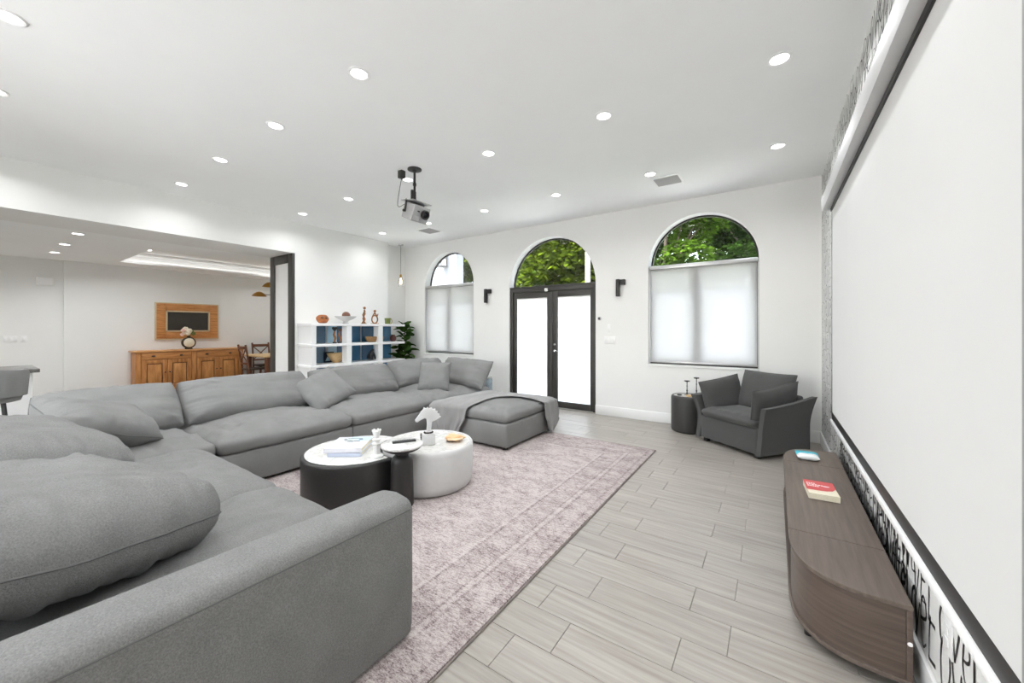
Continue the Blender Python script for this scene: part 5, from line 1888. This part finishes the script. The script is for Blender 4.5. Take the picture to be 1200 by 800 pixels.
# round vase with flowers
VX, VY, VZ = -10.6, 2.96, SBH + .0003
vs = thing('round_vase', (VX, VY, VZ), 'round cream-faced vase with a dark rim on the sideboard', 'vase')
obj('vase_body', MB().lathe([(.001, -.035), (.10, -.035), (.125, -.02), (.128, 0), (.125, .02), (.10, .035), (.001, .035)], 36).move(Matrix.Translation((VX, VY, VZ + .145)) @ Matrix.Rotation(R(90), 4, 'Y')), plain('dark_bronze_rim', srgb(66, 58, 44), .4, .3, .1), vs)
obj('cream_face', MB().lathe([(.001, .034), (.098, .034), (.09, .04), (.001, .042)], 36).move(Matrix.Translation((VX, VY, VZ + .145)) @ Matrix.Rotation(R(90), 4, 'Y')), plain('cream_glaze', srgb(232, 222, 200), .4, 0, .05), vs)
obj('vase_foot', MB().rbox(VX - .04, VX + .04, VY - .06, VY + .06, VZ, VZ + .03, .006), bpy.data.materials['dark_bronze_rim'], vs)
obj('vase_neck', MB().lathe([(.04, .26), (.03, .275), (.045, .29), (.035, .29), (.02, .275)], 16, (0, 0)).move(Matrix.Translation((VX, VY, VZ))), bpy.data.materials['dark_bronze_rim'], vs)
bq = thing('flower_bunch', (VX, VY, VZ + .28), 'bunch of pink and cream flowers standing in the round vase', 'flowers')
M_PETAL = [plain('cream_petal', srgb(238, 226, 204), .6), plain('pink_petal', srgb(232, 196, 184), .6), plain('olive_leaf', srgb(110, 118, 58), .6)]
sm_ = MB()
for k, (dy, dz, r_, mt) in enumerate([(-.10, .11, .04, 1), (-.05, .14, .05, 0), (.0, .10, .055, 0), (.05, .08, .05, 2), (-.12, .02, .035, 1), (.09, .04, .04, 2), (-.02, .05, .045, 0), (-.07, .06, .04, 0)]):
    fl = MB()
    c0 = Vector((VX + .02 * (-1) ** k, VY + dy, VZ + .30 + dz))
    for q in range(7):
        a = 2 * PI * q / 7
        fl.ball(c0 + Vector((.01 * math.sin(a * 2), r_ * .6 * math.cos(a), r_ * .6 * math.sin(a))), r_ * .5, .5, 1, 1, 8, 6)
    fl.ball(c0, r_ * .4, n=8, m=6)
    obj('blossom' if mt < 2 else 'leaf_sprig', fl, M_PETAL[mt], bq)
    sm_.tube([(VX, VY, VZ + .285), ((VX + c0.x) / 2, (VY + c0.y) / 2, c0.z - .04), tuple(c0)], .004, 5)
obj('stems', sm_, M_PETAL[2], bq)

# dining table and two cross-back chairs
dt = thing('dining_table', (-9.75, 4.55, 0), 'pale-topped dining table partly hidden behind the framed panel', 'table')
obj('tabletop', MB().rbox(-10.30, -9.20, 3.86, 5.25, .715, .75, .008), M_PALEWOOD, dt)
for lx in (-10.2, -9.3):
    for ly in (3.98, 5.15):
        obj('leg', MB().rbox(lx - .04, lx + .04, ly - .04, ly + .04, .0005, .7145, .005), M_BROWN, dt)


def dining_chair(loc, rz, label):
    t = thing('dining_chair', loc, label, 'chair', 'cross-back dining chairs', rz)
    def q(name, mb, mat=M_BROWN):
        return obj(name, mb, mat, t, world=False)
    q('seat', MB().rbox(-.21, .21, -.21, .21, .44, .475, .012, 2), plain('dark_seat', srgb(62, 48, 40), .6) if 'dark_seat' not in bpy.data.materials else bpy.data.materials['dark_seat'])
    for sx in (-1, 1):
        q('leg', MB().rbox(sx * .18 - .018, sx * .18 + .018, .16, .196, .0005, .44, .004))
        q('leg', MB().tube([(sx * .185, -.20, .0005), (sx * .185, -.19, .45), (sx * .185, -.235, .78), (sx * .185, -.27, 1.0)], .021, 8))
    q('top_rail', MB().rbox(-.18, .18, -.275, -.245, .90, .965, .005))
    q('low_rail', MB().rbox(-.17, .17, -.225, -.20, .56, .60, .005))
    q('cross_slat', MB().tube([(-.17, -.215, .60), (.0, -.245, .75), (.17, -.262, .91)], .013, 6))
    q('cross_slat', MB().tube([(.17, -.215, .60), (.0, -.24, .75), (-.17, -.262, .91)], .013, 6))
    q('stretcher', MB().rbox(-.17, .17, .17, .19, .2, .225, .004))
    return t


dining_chair((-9.62, 3.88, 0), R(0), 'brown cross-back dining chair at the near end of the dining table')
dining_chair((-10.42, 4.42, 0), R(-90), 'brown cross-back dining chair at the far side, cut by the dark frame')
# brass lamp over the table
bl_ = thing('brass_chandelier', (-9.0, 4.35, KZ), 'brass dome-shaded lamp on arms over the dining table', 'lamp')
obj('stem', MB().tube([(-9.0, 4.35, TZ), (-9.0, 4.35, 2.02)], .012, 8).lathe([(.06, TZ - .02), (.06, TZ)], 16, (-9.0, 4.35)), M_BLACK, bl_)
for (yy, zz, xx) in ((3.70, 2.05, -9.0), (3.92, 2.27, -9.05)):
    obj('arm', MB().tube([(-9.0, 4.35, zz + .03), (xx, yy, zz + .03)], .007, 6), M_BLACK, bl_)
    obj('lamp_shade', MB().lathe([(.018, zz + .085), (.05, zz + .075), (.10, zz + .04), (.14, zz - .01), (.134, zz - .01), (.095, zz + .034), (.015, zz + .07)], 28, (xx, yy)), M_BRASS, bl_)
# island and bar stool at the left edge
isl = thing('kitchen_island', (-7.2, .1, 0), 'white kitchen island with grey stone top at the left edge', 'kitchen island')
obj('cabinet_body', MB().box(-7.50, -6.86, -1.6, .515, .0005, .86), M_WHITE, isl)
obj('stone_top', MB().rbox(-7.55, -6.80, -1.65, .575, .861, .902, .004), M_COUNTER, isl)
obj('end_panel', MB().rbox(-7.49, -6.87, .516, .53, .08, .85, .003), M_TRIM, isl)
bsx, bsy = -6.27, .20
stl = thing('bar_stool', (bsx, bsy, 0), 'grey upholstered bar stool with wraparound back at the left edge', 'stool')
obj('seat', MB().lathe([(.17, .63), (.21, .64), (.22, .67), (.21, .705), (.17, .715), (.001, .72)], 28, (bsx, bsy)), M_SOFA2, stl)
bk = MB()
v, f = [], []
n_ = 28
for i in range(n_ + 1):
    a = R(-100) + R(200) * i / n_ + 0.0
    for (rr_, zz) in ((.205, .70), (.25, .69), (.265, .90), (.255, .945), (.235, .945), (.215, .90)):
        v.append((bsx + rr_ * math.cos(a), bsy + rr_ * math.sin(a), zz))
for i in range(n_):
    for k in range(6):
        f.append((i * 6 + k, i * 6 + (k + 1) % 6, i * 6 + 6 + (k + 1) % 6, i * 6 + 6 + k))
f += [tuple(range(6)), tuple(n_ * 6 + k for k in range(6))[::-1]]
obj('wrap_back', bk.add(v, f), M_SOFA2, stl, angle=60)
for k in range(4):
    a = PI / 4 + k * PI / 2
    obj('leg', MB().tube([(bsx + .14 * math.cos(a), bsy + .14 * math.sin(a), .635), (bsx + .21 * math.cos(a), bsy + .21 * math.sin(a), .0)], .013, 8), M_BLACK, stl)
obj('foot_ring', MB().tube([(bsx + .18 * math.cos(2 * PI * k / 24), bsy + .18 * math.sin(2 * PI * k / 24), .26) for k in range(25)], .009, 8, caps=False), M_BLACK, stl)
# wall bits in the kitchen
t = thing('door_chime', (KX - .06, .98, 2.2), 'small white chime box high on the far kitchen wall', 'chime box')
obj('chime_cover', MB().rbox(KX - .06, KX - .0, .88, 1.08, 2.135, 2.28, .006), M_TRIM, t)
obj('chime_grille', MB().rbox(KX - .001, KX + .003, .90, 1.06, 2.15, 2.262, .002), M_WHITE, t)
plate(KX - .06, .60, 1.17, .15, .115, 'k', 'white double switch plate on the far kitchen wall', 'light switch', 3)
plate(KX - .06, .745, 1.17, .078, .115, 'k', 'white single switch plate right of the double kitchen switch', 'light switch', 1)
plate(KX, 4.02, .48, .075, .115, 'k', 'white socket plate low on the far wall behind the dining chair', 'socket', 1, kind='outlet')
